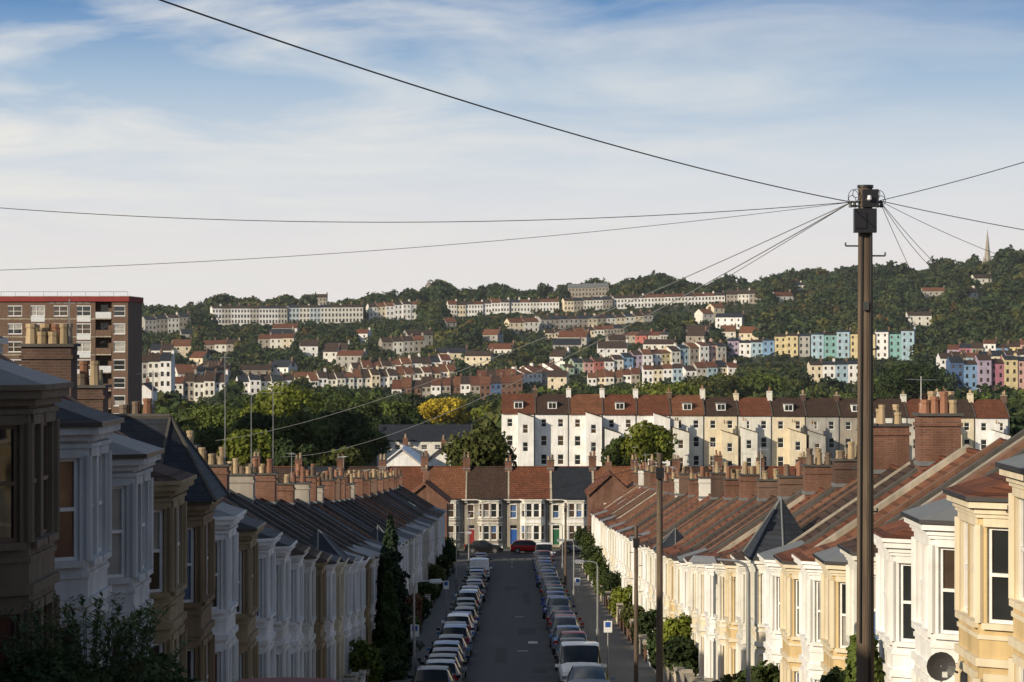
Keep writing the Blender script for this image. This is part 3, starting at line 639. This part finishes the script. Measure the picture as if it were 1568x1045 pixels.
for (u,d,v,w,c) in ((430,450,580,150,yg),(500,480,592,150,md),(545,520,602,100,lt),(335,470,612,130,lt),(280,520,622,90,ol),(385,520,600,100,md),
    (605,520,612,90,lt),(575,480,640,70,yg),(677,560,606,90,yel),(748,600,620,60,yg),(735,345,650,120,ol),(700,350,675,80,dk),(985,385,643,110,(.14,.16,.025)),(945,388,668,50,md),
    (1020,640,582,130,yg),(955,620,590,90,lt),(1090,690,568,120,ol),(1165,720,566,90,lt),(1390,560,545,130,dk),(1270,800,588,90,yg),(1200,760,577,90,ol),(1545,900,585,60,dk),
    (300,1180,535,70,dk),(230,600,612,70,yg),(1385,520,655,60,yg),(450,350,668,90,dk),(520,360,680,80,ol),(465,400,625,120,md),(380,380,650,100,yg),(330,400,645,80,md),(640,500,640,60,dk),(560,420,655,80,md),(860,660,598,80,md),(1330,640,590,110,md),(1070,560,600,60,yg),(790,640,612,60,md),(900,700,595,60,dk),
    (600,450,625,70,dk),(520,420,618,100,dk),(550,470,606,90,md),(640,620,602,70,dk),(400,420,628,90,dk)):
    T('broadleaf_tree',u,d,v,w,c,n=3800,leaf=.28 if d<600 else .36)
def conifer(x,y,h,r,col=(.022,.04,.02)):
    zg=zlin(y); n=5200; t=rng.uniform(0,1,n)**.7; z=h*(.04+.96*(1-t)); th=rng.uniform(0,2*np.pi,n); lay=.8+.2*np.sin(z*7+th*2); rr_=r*t**.85*lay*rng.uniform(.6,1.08,n)*(1+.18*np.sin(th*5+z*1.3))
    P=np.stack([rr_*np.cos(th),rr_*np.sin(th),z],1); nr=np.stack([np.cos(th),np.sin(th),rng.normal(.2,.5,n)],1)+rng.normal(size=(n,3))*.4; nr/=np.linalg.norm(nr,axis=1)[:,None]
    tt=np.cross(nr,rng.normal(size=(n,3)));tt/=np.linalg.norm(tt,axis=1)[:,None];bb=np.cross(nr,tt); s=.13*rng.uniform(.5,1.3,n)[:,None]
    V=np.stack([P-tt*s-bb*s*.6,P+tt*s-bb*s*.6,P+tt*s+bb*s*.6,P-tt*s+bb*s*.6],1).reshape(-1,3)
    ob=finish('conifer_tree',V,np.array(col)[None]*np.repeat(rng.uniform(.5,1.5,n),4)[:,None]); ob.location=(x,y,zg)
    b=MB((0,0,0)); b.rod((0,0,-.3),(0,0,h*.9),.12,.02,M_bark,6); q=b.obj('trunk'); q.parent=ob
conifer(-6.1,121,7.6,1.6,(.03,.05,.028)); conifer(-5.7,112,5.0,.9,(.045,.075,.022)); conifer(-6.0,117,5.6,1.0,(.035,.06,.022))
def shrub(x,y,h,r,col,n=1300,leaf=.09,name='garden_shrub'): tree(name,x,y,zlin(y),zlin(y)+h,r,col,n=n,leaf=leaf,trunk=False,zlow=.02,nl=9)
shrub(-5.9,31.5,2.05,1.5,(.06,.095,.04),n=12000,leaf=.045,name='buddleia_bush'); shrub(-4.9,33.5,1.9,.9,(.065,.10,.04),n=7000,leaf=.045,name='buddleia_bush'); shrub(-6.6,34,2.0,.9,(.055,.085,.036),n=5000,leaf=.045)
# long arching leafy shoots of the buddleia
b=MB((-5.6,32.0,zlin(32.0)),(1,0),(0,1)); SV=[]
for i in range(90):
    a=R.uniform(0,6.28); r0=R.uniform(.1,.9); r1=r0+R.uniform(.2,.7); h=R.uniform(1.9,2.55)
    p0=Vector((math.cos(a)*r0,math.sin(a)*r0,1.0)); p1=Vector((math.cos(a)*(r0+r1)/2,math.sin(a)*(r0+r1)/2,h*.85)); p2=Vector((math.cos(a)*r1,math.sin(a)*r1,h))
    b.rod(p0,p1,.006,.005,M_bark,4); b.rod(p1,p2,.005,.003,M_bark,4)
    for j in range(44):
        t=j/43; q=p1.lerp(p2,t) if j%2 else p0.lerp(p1,.3+.7*t); dv=Vector((R.uniform(-1,1),R.uniform(-1,1),R.uniform(-.6,.6))).normalized(); w=dv.cross(Vector((0,0,1))).normalized()*.024; l=.13
        SV+=[q-w*.3,q+dv*l*.5-w,q+dv*l,q+dv*l*.5+w]
ob=finish('buddleia_bush',np.array([tuple(v) for v in SV]),np.array([(.085,.125,.05)])); ob.location=(-5.6,32.0,zlin(32.0)); q=b.obj('shoots'); q.location=(0,0,0); q.parent=ob
for x,y,h,r,c in ((-6.1,100,2.6,.8,lt),(-5.6,104,2,.9,dk),(-6.2,128,2.6,1,dk),(-6.1,138,2.2,1,lt),(-6.3,150,2.8,1,(.13,.07,.035)),(-6.2,160,2,1,dk),(-6.2,175,2.6,1.1,md),(-6.3,195,3,1.2,ol),(-6.3,215,3,1.2,dk),(-6.2,235,3,1.3,dk),
    (7.4,72,2.2,1.0,md),(7.3,77,1.9,1.1,ol),(7.4,83,1.6,.9,lt),(7.5,52,3.1,.5,lt),(7.5,54,2.2,.7,dk),(7.4,108,3.6,1.1,yg),(7.2,104,2.6,1.1,dk),(7.3,113,2.6,1.1,dk),(7.4,120,2.2,1.0,lt),(7.4,132,2.6,1.0,dk),(7.4,143,2.4,1.1,ol),(7.4,160,2.8,1.1,yg),
    (7.4,178,3,1.2,dk),(7.4,188,2.6,1.1,lt),(7.5,198,3.6,1.4,md),(7.4,208,3.2,1.4,lt),(7.4,215,3.6,1.5,dk),(7.6,235,4.2,1.6,md),(7.8,248,4.5,1.8,dk),(-7,251,3,1.4,dk)):
    shrub(x,y,h,r,c,n=1800,leaf=.085)
# distant mass of trees over valley and hill
temps=[]
for i in range(7):
    V,t=cardset(170,1.0,1.0,.145,7,var=.16); temps.append((V,t))
pv=[];pc=[]
def addtree(x,y,zg,h,r,col):
    V,t=temps[R.randrange(7)]; a=R.uniform(0,6.28); ca,sa=math.cos(a),math.sin(a)
    Q=np.stack([(V[:,0]*ca-V[:,1]*sa)*r,(V[:,0]*sa+V[:,1]*ca)*r,V[:,2]*h*.5+h*.48],1)+np.array([x,y,zg]); pv.append(Q); pc.append(np.array(col)[None]*t[:,None]*R.uniform(.75,1.25))
def clear(u,d,ztop):
    for (a,b_,dr,zt,hd,show) in ROWS:
        if a<u<b_:
            if abs(d-dr-4)<hd+6: return False
            if d<dr and ztop*dr/d>zt-show+R.uniform(-1,1.5): return False
    return True
def onrow(u,d): return any(a<u<b_ and abs(d-dr-4)<hd+5 for (a,b_,dr,zt,hd,show) in ROWS)
nadd=0
def skyh(u): return 1+.28*math.sin(u*.021)+.22*math.sin(u*.057+1)+.15*math.sin(u*.13+2)
for i in range(12500):
    d=R.uniform(960,1680); u=R.uniform(-60,1640); x=BX(u,d); zg=terrain(x,d); h=R.uniform(5.5,11)
    if d>1430 : h*=skyh(u)
    if u>1150 and d<1450: h*=1.1
    w_=1
    if not clear(u,d,zg+h):
        h*=.45
        if not clear(u,d,zg+h):
            if onrow(u,d): continue
            h=R.uniform(1.8,3.2); w_=1.5     # garden hedges and shrubs
    c=R.choice(GREENS); 
    if R.random()<.07: c=(.10,.10,.03)
    if R.random()<.015: c=(.11,.075,.03)
    addtree(x,d,zg,h,h*R.uniform(.42,.62)*w_,c); nadd+=1
for u in (215,300,480,600,612,745,765,830,1030,1045,1120,1180,1275,1290,1375,1385,1440,1465,1480,1550):
    d=R.uniform(1480,1560); x=BX(u,d); zg=terrain(x,d)
    for k in range(3): addtree(x+R.uniform(-5,5),d,zg,R.uniform(11,15),R.uniform(4.5,7),(.036,.055,.025))
finish('hillside_trees',np.vstack(pv),np.vstack(pc)); pv=[];pc=[]
for i in range(2300):
    d=R.uniform(420,960); u=R.uniform(-60,1640); x=BX(u,d); zg=terrain(x,d); h=R.uniform(6,12); w_=1
    if d<460 and 560<u<1500: continue
    if not clear(u,d,zg+h):
        if onrow(u,d): continue
        h=R.uniform(2.5,4.5); w_=1.4
    if d<600 and 560<u<760 and HZ(640,d)<zg+h: continue
    addtree(x,d,zg,h,h*R.uniform(.4,.6)*w_,R.choice(GREENS+[lt,ol,md,md]))
finish('valley_trees',np.vstack(pv),np.vstack(pc))
print('hill trees',nadd)

# ------------------------------------------------------------------ vehicles
G_car=plain('car_glass',(.012,.015,.018),.08,0,.35); M_tyre=plain('tyre',(.015,.015,.015),.8); M_hub=plain('alloy_wheel',(.4,.4,.42),.3,.8)
M_red=plain('tail_light',(.35,.01,.01),.2); M_head=plain('head_light',(.6,.62,.65),.15,0,.8); M_plate=plain('number_plate',(.7,.65,.3),.5); M_platew=plain('number_plate_white',(.7,.7,.7),.5); M_blk=plain('black_plastic',(.02,.02,.02),.5)
HATCH=[(-2.05,.5,.55,.74,.70),(-1.99,.92,.98,.82,.68),(-1.6,.95,1.38,.86,.60),(-.9,.95,1.47,.87,.62),(0,.93,1.47,.87,.62),(.4,.92,1.41,.87,.60),(1.12,.90,.97,.86,.70),(1.7,.80,.86,.83,.68),(1.98,.66,.70,.76,.62),(2.06,.5,.52,.7,.6)]
SALOON=[(-2.2,.5,.55,.74,.70),(-2.15,.88,.93,.80,.66),(-1.6,.93,1.0,.85,.66),(-1.0,.94,1.36,.87,.58),(-.4,.94,1.43,.88,.62),(.2,.92,1.42,.88,.61),(1.0,.88,.96,.87,.7),(1.75,.78,.84,.84,.68),(2.1,.64,.68,.77,.62),(2.2,.48,.5,.7,.6)]
VAN=[(-2.3,.6,.7,.84,.8),(-2.28,1.1,1.86,.93,.82),(-1.5,1.12,1.95,.95,.84),(0,1.12,1.96,.95,.84),(.7,1.1,1.93,.95,.83),(.95,1.08,1.86,.95,.8),(1.65,1.05,1.15,.93,.76),(2.15,.88,.96,.88,.72),(2.32,.7,.75,.82,.66),(2.36,.5,.52,.76,.6)]
def car_mesh(name,S,paint,front_glass,rear_glass,van=False,zs=1.0):
    b=MB((0,0,0),(1,0),(0,1)); rings=[]
    for (x,be,tp,w,r) in S:
        be*=zs;tp*=zs
        h=[(0,.24),(w*.88,.2),(w,.36),(w,be*.78),(w*.965,be),(r,tp-.045),(r*.84,tp-.005),(0,tp+.015)]
        ring=h+[(-p,q) for p,q in h[-2:0:-1]]
        rings.append([(x,p,q) for p,q in ring])
    n=len(rings[0]); base=len(b.v)
    for rg in rings: b.v+=rg
    for i in range(len(S)-1):
        hi=[S[i][2]-S[i][1],S[i+1][2]-S[i+1][1]]
        for j in range(n):
            jj=j if j<7 else n-1-j
            m=paint
            if jj==0: m=M_blk
            if jj==1: m=M_blk
            cab=max(hi)>.25
            if jj==4 and cab: m=G_car
            if van and jj==4 and S[i][0]<.5: m=paint
            if jj in(6,) and (i==front_glass or i==rear_glass): m=G_car
            if jj==5 and (i==front_glass or i==rear_glass): m=G_car
            a=base+i*n+j; c=base+i*n+(j+1)%n
            b.f.append((a,c,c+n,a+n)); b.m.append(b.mi(m))
    b.f.append(tuple(base+j for j in range(n))); b.m.append(b.mi(paint)); e=base+(len(S)-1)*n; b.f.append(tuple(e+j for j in range(n))); b.m.append(b.mi(paint))
    nb=len(b.f)
    fx=S[-1][0]; rx=S[0][0]; wb=1.27 if not van else 1.5
    for wx in (-wb,wb):
        for sy in (-1,1):
            w=S[4][3]
            b.rod((wx,sy*(w-.2),.31),(wx,sy*(w+.012),.31),.31,.31,M_tyre,14); b.rod((wx,sy*(w+.012),.31),(wx,sy*(w+.022),.31),.2,.19,M_hub,10)
            b.rod((wx,sy*(w-.25),.34),(wx,sy*(w+.006),.34),.37,.37,M_blk,14)
    for sy in(-1,1):
        z=.66*zs; b.box(fx-.33,fx-.06,sy*.62-.14,sy*.62+.14,z-.07,z+.09,M_head)
        b.box(rx-.02,rx+.12,sy*.66-.11,sy*.66+.11,.68*zs,.92*zs,M_red)
        mx=S[5][0]+.35; w=S[5][3]; b.box(mx-.07,mx+.07,sy*(w+.1)-.1,sy*(w+.1)+.1,.92*zs,1.06*zs,paint)
        for px_ in ((S[4][0]-.1),(S[3][0]-.1)):
            b.hexa([(px_-.04,sy*(S[4][3]*.968+.004),S[4][1]*zs),(px_+.04,sy*(S[4][3]*.968+.004),S[4][1]*zs),(px_+.04,sy*.7,S[4][1]*zs),(px_-.04,sy*.7,S[4][1]*zs)]+
                   [(px_-.04,sy*(S[4][4]+.008),S[4][2]*zs-.045),(px_+.04,sy*(S[4][4]+.008),S[4][2]*zs-.045),(px_+.04,sy*.5,S[4][2]*zs-.045),(px_-.04,sy*.5,S[4][2]*zs-.045)],M_blk)
    b.box(fx-.2,fx+.02,-.42,.42,.36,.5,M_blk); b.box(fx-.1,fx+.03,-.26,.26,.4,.5,M_platew); b.box(rx-.03,rx+.1,-.26,.26,.5,.61,M_plate)
    b.box(rx-.04,rx+.3,-.72,.72,.3,.44,M_blk); b.box(fx-.3,fx-.0,-.6,.6,.24,.33,M_blk)
    me=bpy.data.meshes.new(name); me.from_pydata(b.v,[],b.f); me.update()
    for m in b.mats: me.materials.append(m)
    me.polygons.foreach_set('material_index',b.m)
    for i,p in enumerate(me.polygons):
        if i<nb-2: p.use_smooth=True
    try: me.set_sharp_from_angle(angle=math.radians(32))
    except Exception: pass
    return me
PC=dict(silver=(.17,.20,.25),black=(.010,.010,.012),blue=(.02,.07,.30),darkblue=(.010,.018,.07),red=(.30,.012,.012),grey=(.06,.065,.075),white=(.8,.8,.8),paleblue=(.09,.19,.36),green=(.015,.09,.055),maroon=(.12,.008,.014))
PAINT={k:plain('car_paint_'+k,c,.35 if k!='maroon' else .6,0,.22 if k!='maroon' else .1,.12 if k!='maroon' else 0) for k,c in PC.items()}
cache={}
def car(name,kind,colr,x,y,fwd):
    key=(kind,colr)
    if key not in cache:
        P=PAINT[colr]
        cache[key]={'hatch':lambda:car_mesh('car_body',HATCH,P,5,1),'saloon':lambda:car_mesh('car_body',SALOON,P,5,2),'suv':lambda:car_mesh('car_body',HATCH,P,5,1,zs=1.13),'van':lambda:car_mesh('van_body',VAN,P,5,1,True)}[kind]()
    ob=bpy.data.objects.new(name,cache[key]); scene.collection.objects.link(ob)
    z0=zlin(y); dz=(zlin(y+fwd[1]*1.3)-zlin(y-fwd[1]*1.3))/2.6
    f=Vector((fwd[0],fwd[1],dz)).normalized(); l=Vector((0,0,1)).cross(f).normalized(); up=f.cross(l)
    m=Matrix((f,l,up)).transposed().to_4x4(); m.translation=Vector((x,y,z0+.005)); ob.matrix_world=m
    return ob
cl=['silver','silver','paleblue','grey','black','blue','black','darkblue','grey','white','red','darkblue','paleblue','blue','green','black']
car('parked_car','hatch','maroon',-2.78,30.2,(0,1))
y=97; R2=random.Random(3)
while y<247:
    kd=R2.choice(['hatch','hatch','saloon','suv','hatch']); c=R2.choice(cl)
    if abs(y-223)<2.9: kd='van';c='white'
    car('parked_van' if kd=='van' else 'parked_car',kd,c,-3.12+R2.uniform(-.13,.13),y,(R2.uniform(-.03,.03),1)); y+=R2.uniform(5.1,6.3)
y=97.5;i=0
while y<250:
    kd=R2.choice(['hatch','hatch','saloon','suv','hatch']); c=R2.choice(cl)
    if i==0: kd,c='saloon','silver'
    if i==1: kd,c='van','white'; y+=5.5
    if i==3: kd,c='hatch','black'
    car('parked_van' if kd=='van' else 'parked_car',kd,c,3.12+R2.uniform(-.13,.13),y,(R2.uniform(-.03,.03),-1)); y+=R2.uniform(5.1,6.3)+(.6 if kd=='van' else 0);i+=1
car('parked_car','hatch','red',1.9,274.8,(1,0)); car('parked_car','saloon','black',-3.2,274.8,(1,0)); car('parked_van','van','white',3.4,256,(0,-1)); car('parked_car','hatch','silver',7.6,274.9,(1,0)); car('parked_car','hatch','blue',-8.6,274.8,(-1,0))

# ------------------------------------------------------------------ poles, lamps, wires
def woodmat():
    m,nt,b=newmat('creosoted_wood'); L=nt.links; g=N(nt,'ShaderNodeNewGeometry'); mp=N(nt,'ShaderNodeMapping'); mp.inputs['Scale'].default_value=(14,14,.7); L.new(g.outputs['Position'],mp.inputs[0])
    n=N(nt,'ShaderNodeTexNoise');n.inputs['Scale'].default_value=2;n.inputs['Detail'].default_value=6;L.new(mp.outputs[0],n.inputs['Vector'])
    n2=N(nt,'ShaderNodeTexNoise');n2.inputs['Scale'].default_value=.9;n2.inputs['Detail'].default_value=3;L.new(g.outputs['Position'],n2.inputs['Vector'])
    c=mixc(nt,n.outputs[0],(.03,.022,.016),(.30,.22,.155)); c=mixc(nt,n2.outputs[0],c,(.04,.03,.022)); L.new(c,b.inputs['Base Color']); b.inputs['Roughness'].default_value=.85
    bp=N(nt,'ShaderNodeBump');bp.inputs['Strength'].default_value=.7;bp.inputs['Distance'].default_value=.02;L.new(n.outputs[0],bp.inputs['Height']);L.new(bp.outputs[0],b.inputs['Normal']); return m
M_wood=woodmat(); M_box=plain('black_junction_box',(.015,.015,.017),.4)
def tube(name,pts,r,mat,parent=None):
    c=bpy.data.curves.new(name,'CURVE'); c.dimensions='3D'; c.bevel_depth=r; c.bevel_resolution=1; s=c.splines.new('POLY'); s.points.add(len(pts)-1)
    for i,p in enumerate(pts): s.points[i].co=(*p,1)
    c.materials.append(mat); o=bpy.data.objects.new(name,c); scene.collection.objects.link(o)
    if parent: o.parent=parent
    return o
PY=34.2; PX=BX(1325,PY); pz=street_z(PY); ptop=HZ(286,PY)
b=MB((PX,PY,0),(1,0),(0,1))
b.cyl((0,0),.135,.10,pz-.5,ptop,M_wood,16)
b.cyl((0,0),.115,.115,ptop-.02,ptop+.02,M_box,16)
b.box(-.185,.13,-.22,-.10,ptop-.66,ptop-.32,M_box); b.box(-.17,-.02,-.24,-.22,ptop-.60,ptop-.38,M_box); b.box(-.06,.16,-.20,-.1,ptop-.3,ptop-.05,M_box)
b.cyl((0.02,-.26),.035,.025,ptop-.2,ptop-.14,M_head,8); b.rod((0.02,-.1,ptop-.2),(.02,-.26,ptop-.2),.02,.02,M_metal,6)
for k,(zz,s) in enumerate(((.84,-1),(.98,1),(1.9,-1),(2.3,1),(2.9,-1),(3.4,1),(4.0,-1),(4.6,1))):
    ln=.28 if k<2 else .17
    b.rod((s*.08,0,ptop-zz),(s*ln,0,ptop-zz),.012,.012,M_darkmetal,6); b.rod((s*ln,0,ptop-zz),(s*ln,0,ptop-zz+.05),.012,.012,M_darkmetal,6)
for zz in (.28,.22): b.rod((-.22,-.06,ptop-zz),(.22,-.06,ptop-zz),.015,.015,M_darkmetal,6)
for s in (-1,1):
    for q in (.16,.22): b.cyl((s*q,-.06),.025,.018,ptop-.3,ptop-.21,M_darkmetal,8)
b.rod((.06,-.125,ptop-.7),(.05,-.135,pz),.018,.018,M_box,6)
b.rod((-.07,-.12,ptop-.7),(-.09,-.12,pz+2),.012,.012,M_box,6)
b.box(-.05,.03,-.165,-.12,ptop-1.75,ptop-1.63,M_darkmetal)
pole=b.obj('telegraph_pole')
for s,cx,cz,r in ((-1,-.18,-.14,.09),(-1,-.2,-.2,.07),(1,.19,-.15,.09),(1,.22,-.2,.065),(-1,-.14,-.1,.06),(1,.15,-.1,.055)):
    tube('cable_loop',[(cx+r*math.cos(a)*.8,-.08+.03*math.sin(a*2),ptop+cz+r*math.sin(a)) for a in np.linspace(0,6.28,18)],.005,M_box,pole)
def wire(p,q,sag,r=.0058,name='overhead_wire',mat=None):
    pts=[]
    for i in range(41):
        t=i/40; pts.append((p[0]+(q[0]-p[0])*t,p[1]+(q[1]-p[1])*t,p[2]+(q[2]-p[2])*t-4*sag*t*(1-t)))
    tube(name,pts,r,mat or M_box)
lt_=(PX-.2,PY,ptop-.22); rt_=(PX+.2,PY,ptop-.2); M_cable=plain('grey_cable',(.20,.20,.20),.4)
wire(lt_,(-6.8,11.2,3.55),.33,.0075)
wire(lt_,(-11.3,36.0,2.35),.42)
wire(lt_,(-7.4,32.0,.92),.16,.004)
wire(lt_,(BX(330,94),94,HZ(675,94)),.55,.007,mat=M_cable)
wire(lt_,(BX(430,120),120,HZ(700,120)),.9,.008,mat=M_cable)
wire(lt_,(BX(560,150),150,HZ(715,150)),.5,.005)
wire(rt_,(11.5,28,4.2),.22,.006)
wire(rt_,(12.0,36,1.1),.12,.006); wire(rt_,(12.8,44,.75),.35,.004)
for u,v,d,s in ((1480,445,52,.1),(1470,440,50,.2),(1440,500,60,.1)): wire(rt_,(BX(u,d),d,HZ(v,d)),s,.005)
def pole2(u,d,v,r=.12):
    x=BX(u,d); z=zlin(d); t=HZ(v,d); b=MB((x,d,0),(1,0),(0,1)); b.cyl((0,0),r,r*.75,z-.4,t,M_wood,12); b.rod((-.22,0,t-.35),(.22,0,t-.35),.03,.03,M_darkmetal,6)
    b.box(-.12,.12,-.22,-.1,t-.8,t-.45,M_box)
    for k in range(4): b.rod((.1 if k%2 else -.1,0,t-1-.5*k),(.25 if k%2 else -.25,0,t-1-.5*k),.014,.014,M_darkmetal,5)
    b.obj('telegraph_pole'); return (x,d,t-.3)
p1=pole2(1010,76,694); p2=pole2(974,92,806,.09)
pole2(866,210,770); 
for k in range(7):
    yy=76+R.uniform(-18,26); wire(p1,(-7.0 if k%2 else 8.3,yy,zlin(yy)+5.6),.25,.004)
def lamp(x,y,h,s,mat=M_metal):
    z=zlin(y); b=MB((x,y,z),(1,0),(0,1)); b.cyl((0,0),.09,.09,-.3,1.3,mat,10); b.cyl((0,0),.055,.045,1.3,h-.25,mat,10)
    pts=[(0,0,h-.25),(s*-.06,0,h-.08),(s*-.25,0,h),(s*-.8,0,h+.04)]
    for a,c in zip(pts,pts[1:]): b.rod(a,c,.035,.03,mat,8)
    b.hexa([(s*-.7,-.1,h-.04),(s*-1.3,-.13,h-.02),(s*-1.3,.13,h-.02),(s*-.7,.1,h-.04),(s*-.75,-.06,h+.1),(s*-1.2,-.08,h+.12),(s*-1.2,.08,h+.12),(s*-.75,.06,h+.1)],mat)
    b.box(*sorted((s*-.8,s*-1.22)),-.08,.08,h-.08,h-.035,M_head); b.obj('street_lamp')
lamp(BX(634,109),109,4.7,-1); lamp(BX(915,133),133,5.0,1); lamp(BX(1146,53),53,4.3,1,M_metal); lamp(-4.6,200,5,-1); lamp(4.7,225,5,1); lamp(-4.6,258,5,-1); lamp(4.6,180,5,1)
def psign(x,y):
    z=zlin(y); b=MB((x,y,z),(1,0),(0,1)); b.cyl((0,0),.03,.03,-.2,2.7,M_metal,8); b.box(-.2,.2,-.06,-.035,2.1,2.65,M_platew); b.box(-.13,.13,-.066,-.06,2.35,2.6,DOORS[0]); b.obj('parking_sign')
psign(-4.5,112); psign(4.6,116); psign(-4.5,165); psign(4.6,170)
b=MB((7.55,42.6,HZ(1020,42.6)),(1,0),(0,1)); M_dish=plain('dish_grey',(.05,.05,.055),.5)
seg=16; i0=len(b.v)
for rr0,dp in ((0,.06),(.13,.045),(.26,0)):
    for j in range(seg):
        a=2*math.pi*j/seg; b.v.append((rr0*math.cos(a),-(.06-dp)*1.2,rr0*math.sin(a)))
for q in range(2):
    for j in range(seg): b.f.append((i0+q*seg+j,i0+q*seg+(j+1)%seg,i0+(q+1)*seg+(j+1)%seg,i0+(q+1)*seg+j)); b.m.append(b.mi(M_dish))
b.rod((0,0,0),(.35,.25,-.15),.02,.02,M_metal); b.rod((0,-.05,-.28),(.0,-.4,-.1),.012,.012,M_metal); b.box(-.04,.04,-.46,-.38,-.14,-.05,M_frame); b.obj('satellite_dish')

# ------------------------------------------------------------------ thin evening haze lying over the valley (a real volume)
b=MB((0,0,0),(1,0),(0,1)); hz=bpy.data.materials.new('valley_haze'); hz.use_nodes=True; nt=hz.node_tree; nt.nodes.clear()
out=N(nt,'ShaderNodeOutputMaterial'); vs=N(nt,'ShaderNodeVolumeScatter'); vs.inputs['Color'].default_value=(.80,.90,1,1); vs.inputs['Density'].default_value=.000065; vs.inputs['Anisotropy'].default_value=.0
nt.links.new(vs.outputs[0],out.inputs['Volume'])
b.box(-900,900,310,2600,-60,90,hz); b.obj('valley_haze')

# ------------------------------------------------------------------ light, sky, camera
el=math.radians(20.5); az=(-.74,-.67)
S=Vector((az[0]*math.cos(el),az[1]*math.cos(el),math.sin(el)))
sd=bpy.data.lights.new('sun','SUN'); sd.energy=5.0; sd.angle=math.radians(.5); sd.color=(1,.85,.63); so=bpy.data.objects.new('sun',sd); so.rotation_euler=S.to_track_quat('Z','Y').to_euler(); scene.collection.objects.link(so)
w=bpy.data.worlds.new('World'); scene.world=w; w.use_nodes=True; nt=w.node_tree; L=nt.links; bg=nt.nodes['Background']
sk=N(nt,'ShaderNodeTexSky',sky_type='NISHITA'); sk.sun_disc=False; sk.sun_elevation=el; sk.sun_rotation=math.atan2(az[0],az[1]); sk.air_density=1; sk.dust_density=.6; sk.ozone_density=2
tc=N(nt,'ShaderNodeTexCoord'); sp=N(nt,'ShaderNodeSeparateXYZ'); L.new(tc.outputs['Generated'],sp.inputs[0])
rp=N(nt,'ShaderNodeValToRGB'); mr=N(nt,'ShaderNodeMapRange'); mr.inputs[1].default_value=0; mr.inputs[2].default_value=.16; L.new(sp.outputs[2],mr.inputs[0]); L.new(mr.outputs[0],rp.inputs[0])
cr=rp.color_ramp; cr.elements[0].position=0; cr.elements[0].color=(.85,.80,.79,1); cr.elements[1].position=1; cr.elements[1].color=(.05,.16,.43,1)
for p,c in ((.22,(.82,.79,.80)),(.45,(.67,.72,.78)),(.68,(.37,.51,.68)),(.86,(.12,.27,.53))):
    e_=cr.elements.new(p); e_.color=(*c,1)
sc=N(nt,'ShaderNodeVectorMath',operation='SCALE'); L.new(rp.outputs[0],sc.inputs[0]); sc.inputs['Scale'].default_value=10
fd=N(nt,'ShaderNodeMapRange'); fd.inputs[1].default_value=.16; fd.inputs[2].default_value=.4; fd.inputs[3].default_value=.95; fd.inputs[4].default_value=0; L.new(sp.outputs[2],fd.inputs[0])
c1=mixc(nt,fd.outputs[0],sk.outputs[0],sc.outputs[0])
az_=N(nt,'ShaderNodeMath',operation='ADD'); az_.inputs[1].default_value=.05; L.new(sp.outputs[2],az_.inputs[0])
dx=N(nt,'ShaderNodeMath',operation='DIVIDE'); L.new(sp.outputs[0],dx.inputs[0]); L.new(az_.outputs[0],dx.inputs[1])
dy=N(nt,'ShaderNodeMath',operation='DIVIDE'); L.new(sp.outputs[1],dy.inputs[0]); L.new(az_.outputs[0],dy.inputs[1])
cb=N(nt,'ShaderNodeCombineXYZ'); L.new(dx.outputs[0],cb.inputs[0]); L.new(dy.outputs[0],cb.inputs[1])
mp=N(nt,'ShaderNodeMapping'); mp.inputs['Scale'].default_value=(.9,.7,1); mp.inputs['Rotation'].default_value=(0,0,.25); mp.inputs['Location'].default_value=(3.1,1.7,0); L.new(cb.outputs[0],mp.inputs[0])
no=N(nt,'ShaderNodeTexNoise'); no.inputs['Scale'].default_value=1.3; no.inputs['Detail'].default_value=7; no.inputs['Roughness'].default_value=.56; no.inputs['Distortion'].default_value=.5; L.new(mp.outputs[0],no.inputs['Vector'])
cm=N(nt,'ShaderNodeMapRange'); cm.inputs[1].default_value=.40; cm.inputs[2].default_value=.68; cm.inputs[3].default_value=0; cm.inputs[4].default_value=.9; L.new(no.outputs[0],cm.inputs[0])
wx=N(nt,'ShaderNodeMapRange'); wx.inputs[1].default_value=-.2; wx.inputs[2].default_value=.2; wx.inputs[3].default_value=1.35; wx.inputs[4].default_value=.3; L.new(sp.outputs[0],wx.inputs[0])
mm=N(nt,'ShaderNodeMath',operation='MULTIPLY'); L.new(cm.outputs[0],mm.inputs[0]); L.new(wx.outputs[0],mm.inputs[1]); mm.use_clamp=True
c2=mixc(nt,mm.outputs[0],c1,(8.0,8.0,7.8)); L.new(c2,bg.inputs[0]); bg.inputs[1].default_value=.1
cam=bpy.data.cameras.new('camera'); cam.lens=85; cam.sensor_width=36; cam.clip_start=.1; cam.clip_end=20000; co=bpy.data.objects.new('camera',cam); co.rotation_euler=(math.radians(90),0,0); scene.collection.objects.link(co); scene.camera=co
